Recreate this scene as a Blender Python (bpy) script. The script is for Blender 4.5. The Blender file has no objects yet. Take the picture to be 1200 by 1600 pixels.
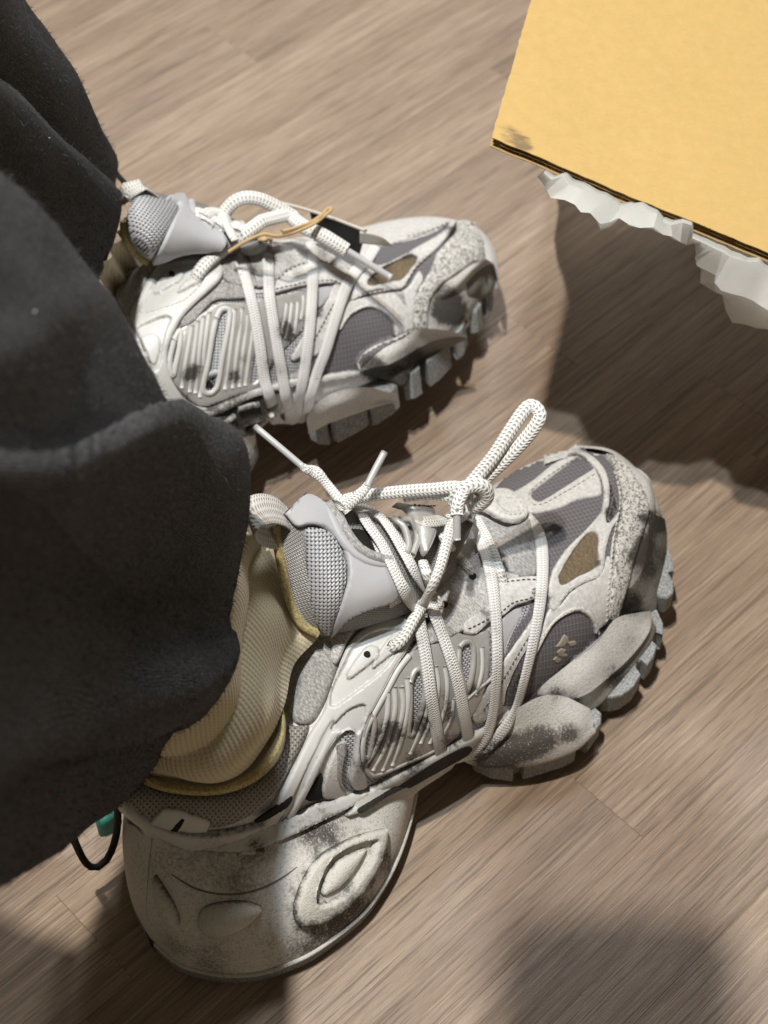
import bpy, bmesh, math, random
import numpy as np
from mathutils import Vector, Matrix, noise
from mathutils.bvhtree import BVHTree
from mathutils.geometry import delaunay_2d_cdt

random.seed(7); RNG = np.random.default_rng(7)
S = bpy.context.scene
COL = S.collection
# ------------------------------------------------------------------ camera
H, PITCH, FPX = 0.72674, math.radians(52), 2700.0
cam_d = bpy.data.cameras.new('camera'); cam = bpy.data.objects.new('camera', cam_d); COL.objects.link(cam)
cam.location = (0, 0, H); cam.rotation_euler = (math.radians(90) - PITCH, 0, 0)
cam_d.sensor_fit = 'VERTICAL'; cam_d.sensor_height = 36; cam_d.sensor_width = 27
cam_d.lens = FPX / 1600 * 36; cam_d.clip_start = 0.02; cam_d.clip_end = 50
cam_d.dof.use_dof = True; cam_d.dof.focus_distance = 0.735; cam_d.dof.aperture_fstop = 11.0
S.camera = cam
S.view_settings.view_transform = 'Standard'; S.view_settings.look = 'None'
S.view_settings.gamma = 1; S.view_settings.exposure = 0
S.render.resolution_x, S.render.resolution_y = 768, 1024
# ------------------------------------------------------------------ light: dim room, two ceiling downlights
W = bpy.data.worlds.new('World'); S.world = W; W.use_nodes = True
bg = W.node_tree.nodes['Background']; bg.inputs[0].default_value = (1.0, 0.82, 0.58, 1); bg.inputs[1].default_value = 0.115
def lamp(name, loc, watts, col, size):
    d = bpy.data.lights.new(name, 'AREA'); d.shape = 'DISK'; d.size = size; d.energy = watts; d.color = col
    o = bpy.data.objects.new(name, d); COL.objects.link(o); o.location = loc
    o.rotation_euler = (Vector((0.05, 0.45, 0)) - Vector(loc)).to_track_quat('-Z', 'Y').to_euler()
    return o
lamp('ceiling_downlight', (-0.37, 0.40, 2.6), 54., (1.0, 0.90, 0.77), 0.06)
lamp('ceiling_downlight', (-0.37, 0.22, 2.6), 31., (0.84, 0.93, 1.0), 0.06)
lamp('ceiling_downlight', (0.45, 2.3, 2.6), 34., (0.97, 0.98, 1.0), 0.8)

# ------------------------------------------------------------------ geometry helpers
FWD = np.array([0, math.cos(PITCH), -math.sin(PITCH)]); UPV = np.array([0, math.sin(PITCH), math.cos(PITCH)]); CAMP = np.array([0, 0, H])
def ray(px, py):
    d = np.array([(px - 600) / FPX, 0, 0]) + UPV * ((800 - py) / FPX) + FWD
    return d / np.linalg.norm(d)
def at(px, py, z):
    d = ray(px, py); return CAMP + d * ((z - H) / d[2])
def atd(px, py, depth):                      # point at a depth along the view axis
    d = np.array([(px - 600) / FPX, 0, 0]) + UPV * ((800 - py) / FPX) + FWD
    return CAMP + d * depth
def depth_of(p): return float((np.asarray(p) - CAMP) @ FWD)

def cr(pts, n, closed=False, raw=False):     # Catmull-Rom curve resampled to n points by length
    P = np.asarray(pts, float); m = len(P)
    if m == 2 and not closed:
        return P[0] + (P[1] - P[0]) * np.linspace(0, 1, n)[:, None]
    if closed: Q = np.vstack([P[-1], P, P[0], P[1]]); segs = m
    else: Q = np.vstack([2 * P[0] - P[1], P, 2 * P[-1] - P[-2]]); segs = m - 1
    t = np.linspace(0, 1, 12, endpoint=False)[:, None]; out = []
    for i in range(segs):
        a, b, c, d = Q[i], Q[i + 1], Q[i + 2], Q[i + 3]
        out.append(0.5 * (2 * b + (c - a) * t + (2 * a - 5 * b + 4 * c - d) * t ** 2 + (3 * b - a - 3 * c + d) * t ** 3))
    out = np.vstack(out + ([P[:1]] if closed else [P[-1:]]))
    L = np.concatenate([[0], np.cumsum(np.linalg.norm(np.diff(out, axis=0), axis=1))])
    s = np.linspace(0, L[-1], n + 1)[:-1] if closed else np.linspace(0, L[-1], n)
    return np.stack([np.interp(s, L, out[:, k]) for k in range(P.shape[1])], 1)

def tag(o, label=None, cat=None, group=None, kind=None):
    if label: o['label'] = label
    if cat: o['category'] = cat
    if group: o['group'] = group
    if kind: o['kind'] = kind
    return o
def empty(name, mw, label, cat, group=None):
    o = bpy.data.objects.new(name, None); COL.objects.link(o); o.empty_display_size = .05
    o.matrix_world = mw; return tag(o, label, cat, group)
def inv_world(o): 
    m = o.matrix_basis.copy(); p = o.parent
    while p: m = p.matrix_basis @ m; p = p.parent
    return m.inverted()
def mk(name, V, F, mat, parent=None, smooth=True, uv=None, dirt=None, kind=None):
    V = np.asarray(V, float)
    if parent:
        M = np.array(inv_world(parent)); V = V @ M[:3, :3].T + M[:3, 3]
    me = bpy.data.meshes.new(name); me.from_pydata(V.tolist(), [], [list(map(int, f)) for f in F]); me.update()
    if smooth: me.polygons.foreach_set('use_smooth', [True] * len(me.polygons))
    if uv is not None:
        l = me.uv_layers.new(name='map'); idx = np.zeros(len(me.loops), int); me.loops.foreach_get('vertex_index', idx)
        l.data.foreach_set('uv', np.asarray(uv, float)[idx].ravel())
    if dirt is not None:
        a = me.attributes.new('dirt', 'FLOAT', 'POINT'); a.data.foreach_set('value', np.asarray(dirt, float))
    me.materials.append(mat)
    o = bpy.data.objects.new(name, me); COL.objects.link(o)
    if parent: o.parent = parent
    if kind: o['kind'] = kind
    return o
def grid_faces(n, m, closed_m=False, closed_n=False):
    F = []
    for i in range(n if closed_n else n - 1):
        for j in range(m if closed_m else m - 1):
            F.append((i * m + j, i * m + (j + 1) % m, ((i + 1) % n) * m + (j + 1) % m, ((i + 1) % n) * m + j))
    return F
def bvh_of(V, F): return BVHTree.FromPolygons([tuple(v) for v in V], [tuple(f) for f in F])
def inside(P, poly):
    x, y = P[:, 0], P[:, 1]; r = np.zeros(len(P), bool); n = len(poly)
    for i in range(n):
        x0, y0 = poly[i]; x1, y1 = poly[(i + 1) % n]
        if y0 == y1: continue
        c = (y0 > y) != (y1 > y); r ^= c & (x < (x1 - x0) * (y - y0) / (y1 - y0) + x0)
    return r
def seg_dist(P, poly, closed=True):
    A = np.asarray(poly, float); B = np.roll(A, -1, 0)
    if not closed: A, B = A[:-1], B[:-1]
    D = B - A; L = (D ** 2).sum(1) + 1e-12; out = np.full(len(P), 1e9)
    for a, d, l in zip(A, D, L):
        t = np.clip(((P - a) @ d) / l, 0, 1); out = np.minimum(out, ((P - a - t[:, None] * d) ** 2).sum(1))
    return np.sqrt(out)

class Shoe:                                  # frame of a shoe, its solid surfaces to lay parts on, its dirt marks
    def __init__(s, root, M): s.root = root; s.M = np.array(M); s.Mi = np.linalg.inv(s.M); s.bv = []; s.marks = []
    def w(s, p): p = np.asarray(p, float); return p @ s.M[:3, :3].T + s.M[:3, 3]
    def loc(s, p): p = np.asarray(p, float); return p @ s.Mi[:3, :3].T + s.Mi[:3, 3]
    def hit(s, px, py, bv=None):
        d = ray(px, py); best = None
        for b in (bv or s.bv):
            h = b.ray_cast(Vector(CAMP), Vector(d))
            if h[0] is not None and (best is None or h[3] < best[2]): best = (np.array(h[0]), np.array(h[1]), h[3])
        if best is None:
            for b in (bv or s.bv):
                q = CAMP + d * 0.8; 
                for _ in range(6):
                    n = b.find_nearest(Vector(q)); t = (np.array(n[0]) - CAMP) @ d; q = CAMP + d * t
                if best is None or n[3] < best[2]: best = (np.array(n[0]), np.array(n[1]), n[3])
        N = best[1]
        if N @ d > 0: N = -N
        return best[0], N
    def plane(s, px, py, z):                 # where the sight line meets the shoe's own level z
        d = s.Mi[:3, :3] @ ray(px, py); o = s.loc(CAMP); return s.w(o + d * ((z - o[2]) / d[2]))
    def dirt(s, P):
        f = np.zeros(len(P))
        for c, r, k in s.marks:              # each mark is a smudge reaching a little way into the piece
            e = np.asarray(P) - c; d = (c - CAMP) / np.linalg.norm(c - CAMP); al = e @ d; f += k * np.exp(-((e ** 2).sum(1) - .93 * al ** 2) / (2 * r * r))
        return np.clip(f, -1, 1.5)
    def flat_uv(s, P, a=0):                  # unstretched centimetres in the piece's own plane, u kept along the shoe
        L = s.loc(P) * 100; c = L.mean(0); _, _, vt = np.linalg.svd(L - c, full_matrices=False); n = vt[2]
        e = np.array([1., 0, 0]) - n[0] * n; e = e / np.linalg.norm(e) if np.linalg.norm(e) > .2 else vt[0]; f = np.cross(n, e)
        u, v = (L - c) @ e, (L - c) @ f; k, q = math.cos(a), math.sin(a); return np.stack([k * u - q * v, q * u + k * v], 1)
    def uv(s, P, a=0):
        L = s.loc(P) * 100; u = L[:, 0]; v = .7 * L[:, 2] - .72 * L[:, 1]; c, k = math.cos(a), math.sin(a)
        return np.stack([c * u - k * v, k * u + c * v], 1)

def panel(sh, name, outline, mat, t=.0012, bev=4., step=4., holes=(), bv=None, lift=0., relief=(), pillow=0., parent=None, edge=.65, sharp=False, ang=0., fold=None, kind=None):
    """a sheet piece cut to an outline, laid on the shoe's surface with a rounded edge of thickness t; relief = [(outline, depth, bevel)]"""
    def rs(o):
        o = np.asarray(o, float)
        if sharp:
            out = []
            for i in range(len(o)):
                a, b = o[i], o[(i + 1) % len(o)]; k = max(1, int(np.linalg.norm(b - a) / step))
                out += [a + (b - a) * j / k for j in range(k)]
            return np.array(out)
        L = np.linalg.norm(np.diff(np.vstack([o, o[:1]]), axis=0), axis=1).sum()
        return cr(o, max(8, int(L / step)), True)
    outs = [rs(outline)] + [rs(h) for h in holes]
    rels = [(rs(r[0]), r[1], r[2] if len(r) > 2 else 2.0) for r in relief]
    pts, edges = [], []
    for o in outs:
        b = len(pts); pts += list(o); edges += [(b + i, b + (i + 1) % len(o)) for i in range(len(o))]
    def ok(Q):
        r = inside(Q, outs[0])
        for h in outs[1:]: r &= ~inside(Q, h)
        return r
    extra = []
    for o in outs:
        T = np.roll(o, -1, 0) - np.roll(o, 1, 0); Nn = np.stack([-T[:, 1], T[:, 0]], 1); Nn /= np.linalg.norm(Nn, axis=1)[:, None] + 1e-9
        for sg in (-1, 1):
            for d in (.25 * bev, bev): extra.append(o + Nn * sg * d)
    for r, dpt, rb in rels:
        T = np.roll(r, -1, 0) - np.roll(r, 1, 0); Nn = np.stack([-T[:, 1], T[:, 0]], 1); Nn /= np.linalg.norm(Nn, axis=1)[:, None] + 1e-9
        extra += [r, r + Nn * rb * .6, r - Nn * rb * .6]
    lo, hi = outs[0].min(0), outs[0].max(0)
    gx, gy = np.meshgrid(np.arange(lo[0], hi[0], step), np.arange(lo[1], hi[1], step * .87)); gx = gx + (np.arange(gx.shape[0]) % 2)[:, None] * step / 2
    extra.append(np.stack([gx.ravel(), gy.ravel()], 1)); E = np.vstack(extra); E = E[ok(E)]
    dd = np.min([seg_dist(E, o) for o in outs], 0); E = E[dd > .2 * bev]
    # thin out points that crowd each other
    key = np.floor(E / max(.9, step * .3)).astype(int); _, ix = np.unique(key, axis=0, return_index=True); E = E[np.sort(ix)]
    allp = np.vstack([np.array(pts), E])
    r = delaunay_2d_cdt([Vector(p) for p in allp], edges, [], 0, 1e-4)
    V2 = np.array([tuple(v) for v in r[0]]); F = np.array([f for f in r[2]], int)
    F = F[ok(V2[F].mean(1))]
    d = np.min([seg_dist(V2, o) for o in outs], 0); x = np.clip(d / bev, 0, 1)
    h = t * np.sqrt(np.clip(1 - (1 - x) ** 2, 0, 1)) - .0006 * (d < .02)
    if pillow: h = h + pillow * (1 - np.exp(-d / (d.max() * .45 + 1e-6)))
    seam = np.zeros(len(V2))
    for rr, dpt, rb in rels:
        sd = seg_dist(V2, rr); sd = np.where(inside(V2, rr), sd, -sd); h = h - dpt * np.clip(sd / rb + .5, 0, 1); seam = seam + .55 * np.exp(-np.abs(sd + (1 if dpt < 0 else -1)) / 1.3)
    if fold is not None: h = h + fold(V2)
    PN = [sh.hit(p[0], p[1], bv) for p in V2]; P = np.array([q[0] for q in PN]); N = np.array([q[1] for q in PN])
    # even out the facet normals
    acc = N.copy()
    for _ in range(2):
        nb = np.zeros_like(acc); 
        for a in range(3):
            for b in range(3): np.add.at(nb, F[:, a], acc[F[:, b]])
        acc = nb / (np.linalg.norm(nb, axis=1)[:, None] + 1e-12)
    bad = np.linalg.norm(acc, axis=1) < .5; acc[bad] = N[bad]
    P = P + acc * (h + lift)[:, None]
    a, b, c = P[F[:, 0]], P[F[:, 1]], P[F[:, 2]]; n = np.cross(b - a, c - a); flip = ((n * (a - CAMP)).sum(1) > 0); F[flip] = F[flip][:, ::-1]
    return mk(name, P, F, mat, parent or sh.root, uv=sh.flat_uv(P, ang), dirt=sh.dirt(P) + edge * np.exp(-d / 2.2) + seam, kind=kind)  # edge and seam terms paint dark contact shading round panels and reliefs

def sweep(P, wid, thk, N, nseg=10, taper=None, power=2.6):
    """a flat or round cord along P; N points out of its flat side"""
    P = np.asarray(P, float); n = len(P); T = np.gradient(P, axis=0); T /= np.linalg.norm(T, axis=1)[:, None] + 1e-12
    N = np.asarray(N, float); N = N - (N * T).sum(1)[:, None] * T; N /= np.linalg.norm(N, axis=1)[:, None] + 1e-12
    B = np.cross(T, N); a = np.linspace(0, 2 * math.pi, nseg, endpoint=False)
    ca, sa = np.cos(a), np.sin(a); e = 2 / power
    cx = np.sign(ca) * np.abs(ca) ** e * wid / 2; cy = np.sign(sa) * np.abs(sa) ** e * thk / 2
    k = np.ones(n) if taper is None else np.asarray(taper)
    V = (P[:, None] + k[:, None, None] * (B[:, None] * cx[None, :, None] + N[:, None] * cy[None, :, None])).reshape(-1, 3)
    F = grid_faces(n, nseg, True); F.append(tuple(range(nseg))); F.append(tuple((n - 1) * nseg + j for j in reversed(range(nseg))))
    L = np.concatenate([[0], np.cumsum(np.linalg.norm(np.diff(P, axis=0), axis=1))]) * 1000
    uv = np.stack([np.repeat(L, nseg), np.tile(np.arange(nseg) / nseg, n)], 1)
    return V, F, uv
def path3(sh, pts, n, bv=None, smooth_n=3):
    """points (px, py, height above the surface) or (px, py, 'z', z) to a 3-D curve with normals"""
    P, N = [], []
    for p in pts:
        if len(p) == 4:
            q = sh.plane(p[0], p[1], p[3]) if sh else at(p[0], p[1], p[3]); P.append(q); N.append(None)
        else:
            q, nn = sh.hit(p[0], p[1], bv); P.append(q - ray(p[0], p[1]) * p[2]); N.append(nn)
    for i in range(len(N)):
        if N[i] is None: N[i] = -ray(600, 800)
    C = cr(np.hstack([P, N]), n); return C[:, :3], C[:, 3:]
def cord(sh, name, pts, wid, thk, mat, n=60, parent=None, bv=None, nseg=10, taper=None, power=2.6, twist=None, kind=None, wide=None):
    P, N = path3(sh, pts, n, bv)
    if wide is not None: N = np.cross(np.gradient(P, axis=0), sh.M[:3, :3] @ np.asarray(wide, float))
    if twist is not None: N = np.tile(np.asarray(twist, float), (n, 1))
    V, F, uv = sweep(P, wid, thk, N, nseg, taper, power)
    return mk(name, V, F, mat, parent or sh.root, uv=uv, dirt=sh.dirt(V), kind=kind)
def stitches(sh, paths, mat, parent=None, on=5., off=3., r=.00035, lift=.0012, bv=None, name='stitching'):
    VV, FF = [], []
    for path in paths:
        pl = np.asarray(path, float); L = np.linalg.norm(np.diff(pl, axis=0), axis=1).sum(); k = max(1, int(L / (on + off)))
        C = cr(pl, k * 8 + 1)
        for i in range(k):
            q = [sh.hit(*C[min(len(C) - 1, i * 8 + j)], bv) for j in (0, 2.5, 5) for j in [int(j)]]
            P = np.array([a - ray(600, 900) * 0 + b * (lift + e) for (a, b), e in zip(q, (-.0004, .0001, -.0004))]); N = np.array([b for a, b in q])
            V, F, _ = sweep(P, 2.2 * r, 2 * r, N, 6, power=2); o = len(VV); VV += V.tolist(); FF += [tuple(x + o for x in f) for f in F]
    return mk(name, VV, FF, mat, parent or sh.root, kind='stuff', dirt=np.zeros(len(VV)))
def loft(sh, name, curves, n, m, mat, parent=None, thick=0., ang=0., bump=None, cap=False, root=True):
    """surface through 3-D curves; curves = lists of (px, py, z)"""
    C = [cr([(sh.plane(*p) if sh else at(*p)) for p in c], n) for c in curves]
    G = np.stack([cr(np.array([c[i] for c in C]), m) for i in range(n)])        # n x m x 3
    if bump is not None:
        du = np.gradient(G, axis=0); dv = np.gradient(G, axis=1); nn = np.cross(du, dv); nn /= np.linalg.norm(nn, axis=2)[:, :, None] + 1e-12
        s = np.sign(((CAMP - G) * nn).sum(2).mean()); uu, vv = np.meshgrid(np.linspace(0, 1, n), np.linspace(0, 1, m), indexing='ij')
        G = G + nn * s * bump(uu, vv)[:, :, None]
    V = G.reshape(-1, 3); F = grid_faces(n, m)
    a, b, c = V[F[len(F) // 2][0]], V[F[len(F) // 2][1]], V[F[len(F) // 2][2]]
    if np.cross(b - a, c - a) @ (a - CAMP) > 0: F = [f[::-1] for f in F]
    par = parent or (sh.root if sh and root else None)
    lu = np.concatenate([[0], np.cumsum(np.linalg.norm(np.diff(G[:, m // 2], axis=0), axis=1))]) * 100; lv = np.concatenate([[0], np.cumsum(np.linalg.norm(np.diff(G[n // 2], axis=0), axis=1))]) * 100
    uu, vv = np.meshgrid(lu, lv, indexing='ij')
    o = mk(name, V, F, mat, par, uv=np.stack([uu.ravel(), vv.ravel()], 1), dirt=(sh.dirt(V) if sh else np.zeros(len(V))))
    if thick:
        md = o.modifiers.new('thickness', 'SOLIDIFY'); md.thickness = thick; md.offset = -1
    return o, bvh_of(V, F)
# ------------------------------------------------------------------ materials
class G:
    def __init__(s, name):
        s.m = bpy.data.materials.new(name); s.m.use_nodes = True; s.t = s.m.node_tree; s.t.nodes.clear()
        s.o = s.n('ShaderNodeOutputMaterial'); s.b = s.n('ShaderNodeBsdfPrincipled'); s.l(s.b.outputs[0], s.o.inputs[0])
        s._c = {}
    def n(s, k): return s.t.nodes.new(k)
    def l(s, a, b): s.t.links.new(a, b)
    def put(s, sock, v):
        if hasattr(v, 'is_linked') or isinstance(v, bpy.types.NodeSocket): s.l(v, sock)
        elif isinstance(v, (tuple, list)) and len(v) == 3 and sock.type == 'RGBA': sock.default_value = (*v, 1)
        else: sock.default_value = v
    def co(s, kind='Object'):
        if kind not in s._c:
            if kind == 'UV': q = s.n('ShaderNodeUVMap'); q.uv_map = 'map'; s._c[kind] = q.outputs[0]
            else: q = s.n('ShaderNodeTexCoord'); s._c[kind] = q.outputs[kind]
        return s._c[kind]
    def mp(s, v, scale=(1, 1, 1), rot=(0, 0, 0), loc=(0, 0, 0)):
        q = s.n('ShaderNodeMapping'); s.l(v, q.inputs[0]); q.inputs['Scale'].default_value = scale; q.inputs['Rotation'].default_value = rot; q.inputs['Location'].default_value = loc; return q.outputs[0]
    def noise(s, scale, v=None, detail=3, rough=.55, dist=0):
        q = s.n('ShaderNodeTexNoise'); s.l(v if v is not None else s.co(), q.inputs['Vector']); q.inputs['Scale'].default_value = scale; q.inputs['Detail'].default_value = detail; q.inputs['Roughness'].default_value = rough; q.inputs['Distortion'].default_value = dist; return q.outputs[0]
    def vor(s, scale, v=None, feat='F1', out=0):
        q = s.n('ShaderNodeTexVoronoi'); q.feature = feat; s.l(v if v is not None else s.co(), q.inputs['Vector']); q.inputs['Scale'].default_value = scale; return q.outputs[out]
    def ma(s, op, a, b=0., c=0., clamp=False):
        q = s.n('ShaderNodeMath'); q.operation = op; q.use_clamp = clamp
        for i, v in enumerate((a, b, c)): s.put(q.inputs[i], v)
        return q.outputs[0]
    def mix(s, f, a, b, mode='MIX'):
        q = s.n('ShaderNodeMix'); q.data_type = 'RGBA'; q.blend_type = mode; q.clamp_factor = True
        s.put(q.inputs[0], f); s.put(q.inputs[6], a); s.put(q.inputs[7], b); return q.outputs[2]
    def ss(s, x, a, b):                       # smoothstep
        q = s.n('ShaderNodeMapRange'); q.interpolation_type = 'SMOOTHSTEP'; s.put(q.inputs[0], x); q.inputs[1].default_value = a; q.inputs[2].default_value = b; return q.outputs[0]
    def attr(s, nm):
        q = s.n('ShaderNodeAttribute'); q.attribute_name = nm; return q.outputs['Fac']
    def rnd(s):
        if 'rnd' not in s._c: s._c['rnd'] = s.n('ShaderNodeObjectInfo').outputs['Random']
        return s._c['rnd']
    def sep(s, v):
        q = s.n('ShaderNodeSeparateXYZ'); s.l(v, q.inputs[0]); return q.outputs
    def bump(s, h, strength=.5, dist=.0005, prev=None):
        q = s.n('ShaderNodeBump'); q.inputs['Strength'].default_value = strength; q.inputs['Distance'].default_value = dist; s.l(h, q.inputs['Height'])
        if prev is not None: s.l(prev, q.inputs['Normal'])
        return q.outputs[0]
    def end(s, col, rough=.6, normal=None, metal=0., spec=.4, sheen=0., coat=0., trans=0., sss=0.):
        b = s.b; s.put(b.inputs['Base Color'], col); s.put(b.inputs['Roughness'], rough); s.put(b.inputs['Metallic'], metal)
        s.put(b.inputs['Specular IOR Level'], spec); s.put(b.inputs['Sheen Weight'], sheen); s.put(b.inputs['Coat Weight'], coat); s.put(b.inputs['Transmission Weight'], trans)
        if sss: b.inputs['Subsurface Weight'].default_value = sss; b.inputs['Subsurface Radius'].default_value = (.004, .004, .003)
        if normal is not None: s.l(normal, b.inputs['Normal'])
        return s.m
    def grime(s, col, dcol=(.035, .031, .026), gain=1.6, sc=420, base=0.):
        """smudges rubbed into the piece: the marks carry their own shapes, the grain breaks them up"""
        a = s.ma('ADD', s.attr('dirt'), base); nz = s.noise(sc, detail=5, rough=.75); n2 = s.noise(70, detail=4, rough=.6)
        a2 = s.ma('MULTIPLY', a, s.ma('MULTIPLY_ADD', n2, 1.3, .35)); sp = s.ss(s.ma('ADD', s.ma('MULTIPLY', nz, 1.0), s.ma('MULTIPLY', a2, .42 * gain / 1.6)), .60, .86)
        f = s.ma('MULTIPLY', s.ma('MULTIPLY_ADD', sp, .72, .28), s.ss(a2, .0, .85)); f = s.ma('MULTIPLY', f, .93)
        return s.mix(f, col, dcol), f

def m_leather(name, col, rough=.55, crack=0., grain=.12, dcol=(.035, .031, .026), gain=1.6, base=0., bs=900, bstr=.45, spec=.35, sheen=0., fur=0.):
    g = G(name); n1 = g.noise(bs * .6, detail=4, rough=.7); n2 = g.noise(480, detail=5, rough=.75)
    c = g.mix(g.ss(n2, .3, .7), tuple(x * (1 - grain) for x in col), tuple(min(1, x * (1 + grain)) for x in col))
    if crack:
        q = g.n('ShaderNodeTexNoise'); g.l(g.co(), q.inputs['Vector']); q.inputs['Scale'].default_value = 620; q.inputs['Detail'].default_value = 1; q.inputs['Distortion'].default_value = 1.4
        f = g.ss(q.outputs[0], .47, .40); c = g.mix(g.ma('MULTIPLY', f, crack), c, tuple(x * .25 for x in col)); n1 = g.ma('SUBTRACT', n1, f)
    if fur: 
        n3 = g.noise(1300, g.mp(g.co(), (1, .45, .6), (0, 0, .7)), 4, .7); c = g.mix(g.ss(n3, .35, .7), tuple(x * .58 for x in col), tuple(min(1, x * 1.3) for x in col)); n1 = n3
    c, f = g.grime(c, dcol, gain, base=base)
    return g.end(c, rough, g.bump(n1, bstr, .0004), spec=spec, sheen=sheen)
def m_ripstop(name, col=(.135, .128, .14)):
    g = G(name); u, v, _ = g.sep(g.co('UV')); K = 4.5
    fu = g.ma('FRACT', g.ma('MULTIPLY', u, K)); fv = g.ma('FRACT', g.ma('MULTIPLY', v, K))
    ln = g.ma('MAXIMUM', g.ss(fu, .80, .90), g.ss(fv, .80, .90))
    w = g.ma('MULTIPLY', g.ma('SINE', g.ma('MULTIPLY', u, 6.283 * K * 3)), g.ma('SINE', g.ma('MULTIPLY', v, 6.283 * K * 3)))
    c = g.mix(g.ma('MULTIPLY_ADD', w, .3, .5), tuple(x * .7 for x in col), tuple(x * 1.25 for x in col)); c = g.mix(g.ma('MULTIPLY', ln, .75), c, (.27, .26, .275))
    c, _ = g.grime(c, (.05, .045, .04), 1.2)
    return g.end(c, .62, g.bump(g.ma('ADD', ln, g.ma('MULTIPLY', w, .3)), .5, .0004), spec=.3)
def m_net(name, col=(.50, .51, .54), dark=(.06, .06, .065), K=4.2, diag=True, hole=.5):
    g = G(name); uv = g.mp(g.co('UV'), rot=(0, 0, .785 if diag else .1)); u, v, _ = g.sep(uv)
    su = g.ma('SINE', g.ma('MULTIPLY', u, 6.283 * K)); sv = g.ma('SINE', g.ma('MULTIPLY', v, 6.283 * K)); p = g.ma('MULTIPLY', su, sv)
    h = g.ss(p, hole - .25, hole + .2); n = g.noise(700)
    c = g.mix(h, g.mix(n, tuple(x * .75 for x in col), tuple(x * 1.2 for x in col)), dark); c, _ = g.grime(c, gain=1.1)
    return g.end(c, .5, g.bump(g.ma('SUBTRACT', g.ma('MULTIPLY', g.ma('ABSOLUTE', su), .6), h), .8, .0006), spec=.5, metal=.15)
def m_lace(name, col=(.86, .86, .855), dots=False, stains=.6):
    g = G(name); u, v, _ = g.sep(g.co('UV'))
    vv = g.ma('ABSOLUTE', g.ma('SUBTRACT', g.ma('FRACT', g.ma('MULTIPLY', v, 2)), .5)); K = .75 if not dots else .55
    ph = g.ma('ADD', g.ma('MULTIPLY', u, K), g.ma('MULTIPLY', vv, 3.0)); col2 = g.ma('SINE', g.ma('MULTIPLY', v, 6.283 * (8 if not dots else 5)))
    w = g.ma('MULTIPLY', g.ma('SINE', g.ma('MULTIPLY', ph, 6.283)), col2); b = g.ma('MULTIPLY_ADD', w, .5, .5)
    c = g.mix(g.ss(b, .0, .5), tuple(x * (.30 if dots else .45) for x in col), col); n = g.noise(260, detail=4, rough=.65)
    st = g.ma('MULTIPLY', g.ss(g.ma('ADD', n, g.ma('MULTIPLY', g.noise(38), .55)), .93, 1.06), g.ss(b, .75, .35)); c = g.mix(g.ma('MULTIPLY', st, stains * 1.4, clamp=True), c, (.06, .052, .045))
    c, _ = g.grime(c, gain=1.1)
    return g.end(c, .75, g.bump(b, .7, .0005), spec=.25)
def m_plain(name, col, rough=.5, metal=0., spec=.4, bs=0, bstr=.3, coat=0., var=.08, sss=0., grime=0.):
    g = G(name); n = g.noise(90, detail=4); c = g.mix(n, tuple(x * (1 - var) for x in col), tuple(min(1, x * (1 + var)) for x in col))
    if grime: c, _ = g.grime(c, gain=grime)
    return g.end(c, rough, g.bump(g.noise(bs), bstr, .0004) if bs else None, metal, spec, coat=coat, sss=sss)
def m_chrome(name):
    g = G(name); n = g.noise(420, detail=4); r = g.ma('MULTIPLY_ADD', n, .35, .24); c = g.mix(g.noise(120), (.40, .40, .385), (.66, .655, .635)); c, f = g.grime(c, (.05, .043, .035), 1.2)
    return g.end(c, r, g.bump(g.noise(600), .12, .0004), metal=.38, spec=.6)
def m_rubber(name, col=(.30, .31, .315)):  # base grey raised to the lit outsole tone; overhead lamps leave it dim
    g = G(name); n = g.noise(1150, detail=2, rough=.5); c = g.mix(g.ss(n, .35, .65), tuple(x * .62 for x in col), tuple(x * 1.25 for x in col)); c, _ = g.grime(c, gain=.9)
    return g.end(c, .7, g.bump(n, .8, .0006), spec=.3)
def m_foam(name, col=(.66, .65, .63), dcol=(.04, .036, .03), base=0., sp=1.):
    g = G(name); n = g.noise(820, detail=4, rough=.7); n2 = g.noise(50, detail=4); n3 = g.noise(1500, detail=2)
    c = g.mix(n2, tuple(x * .86 for x in col), tuple(x * 1.12 for x in col)); c, f = g.grime(c, dcol, 1.7, 700, base)
    c = g.mix(g.ma('MULTIPLY', g.ss(n, .56, .70), .55 * sp), c, tuple(min(1, x * 1.25) for x in col)); c = g.mix(g.ma('MULTIPLY', g.ss(n, .46, .34), .45 * sp), c, tuple(x * .35 for x in col)); return g.end(c, .72, g.bump(g.ma('ADD', n, n3), .6, .0006), spec=.25)
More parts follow.
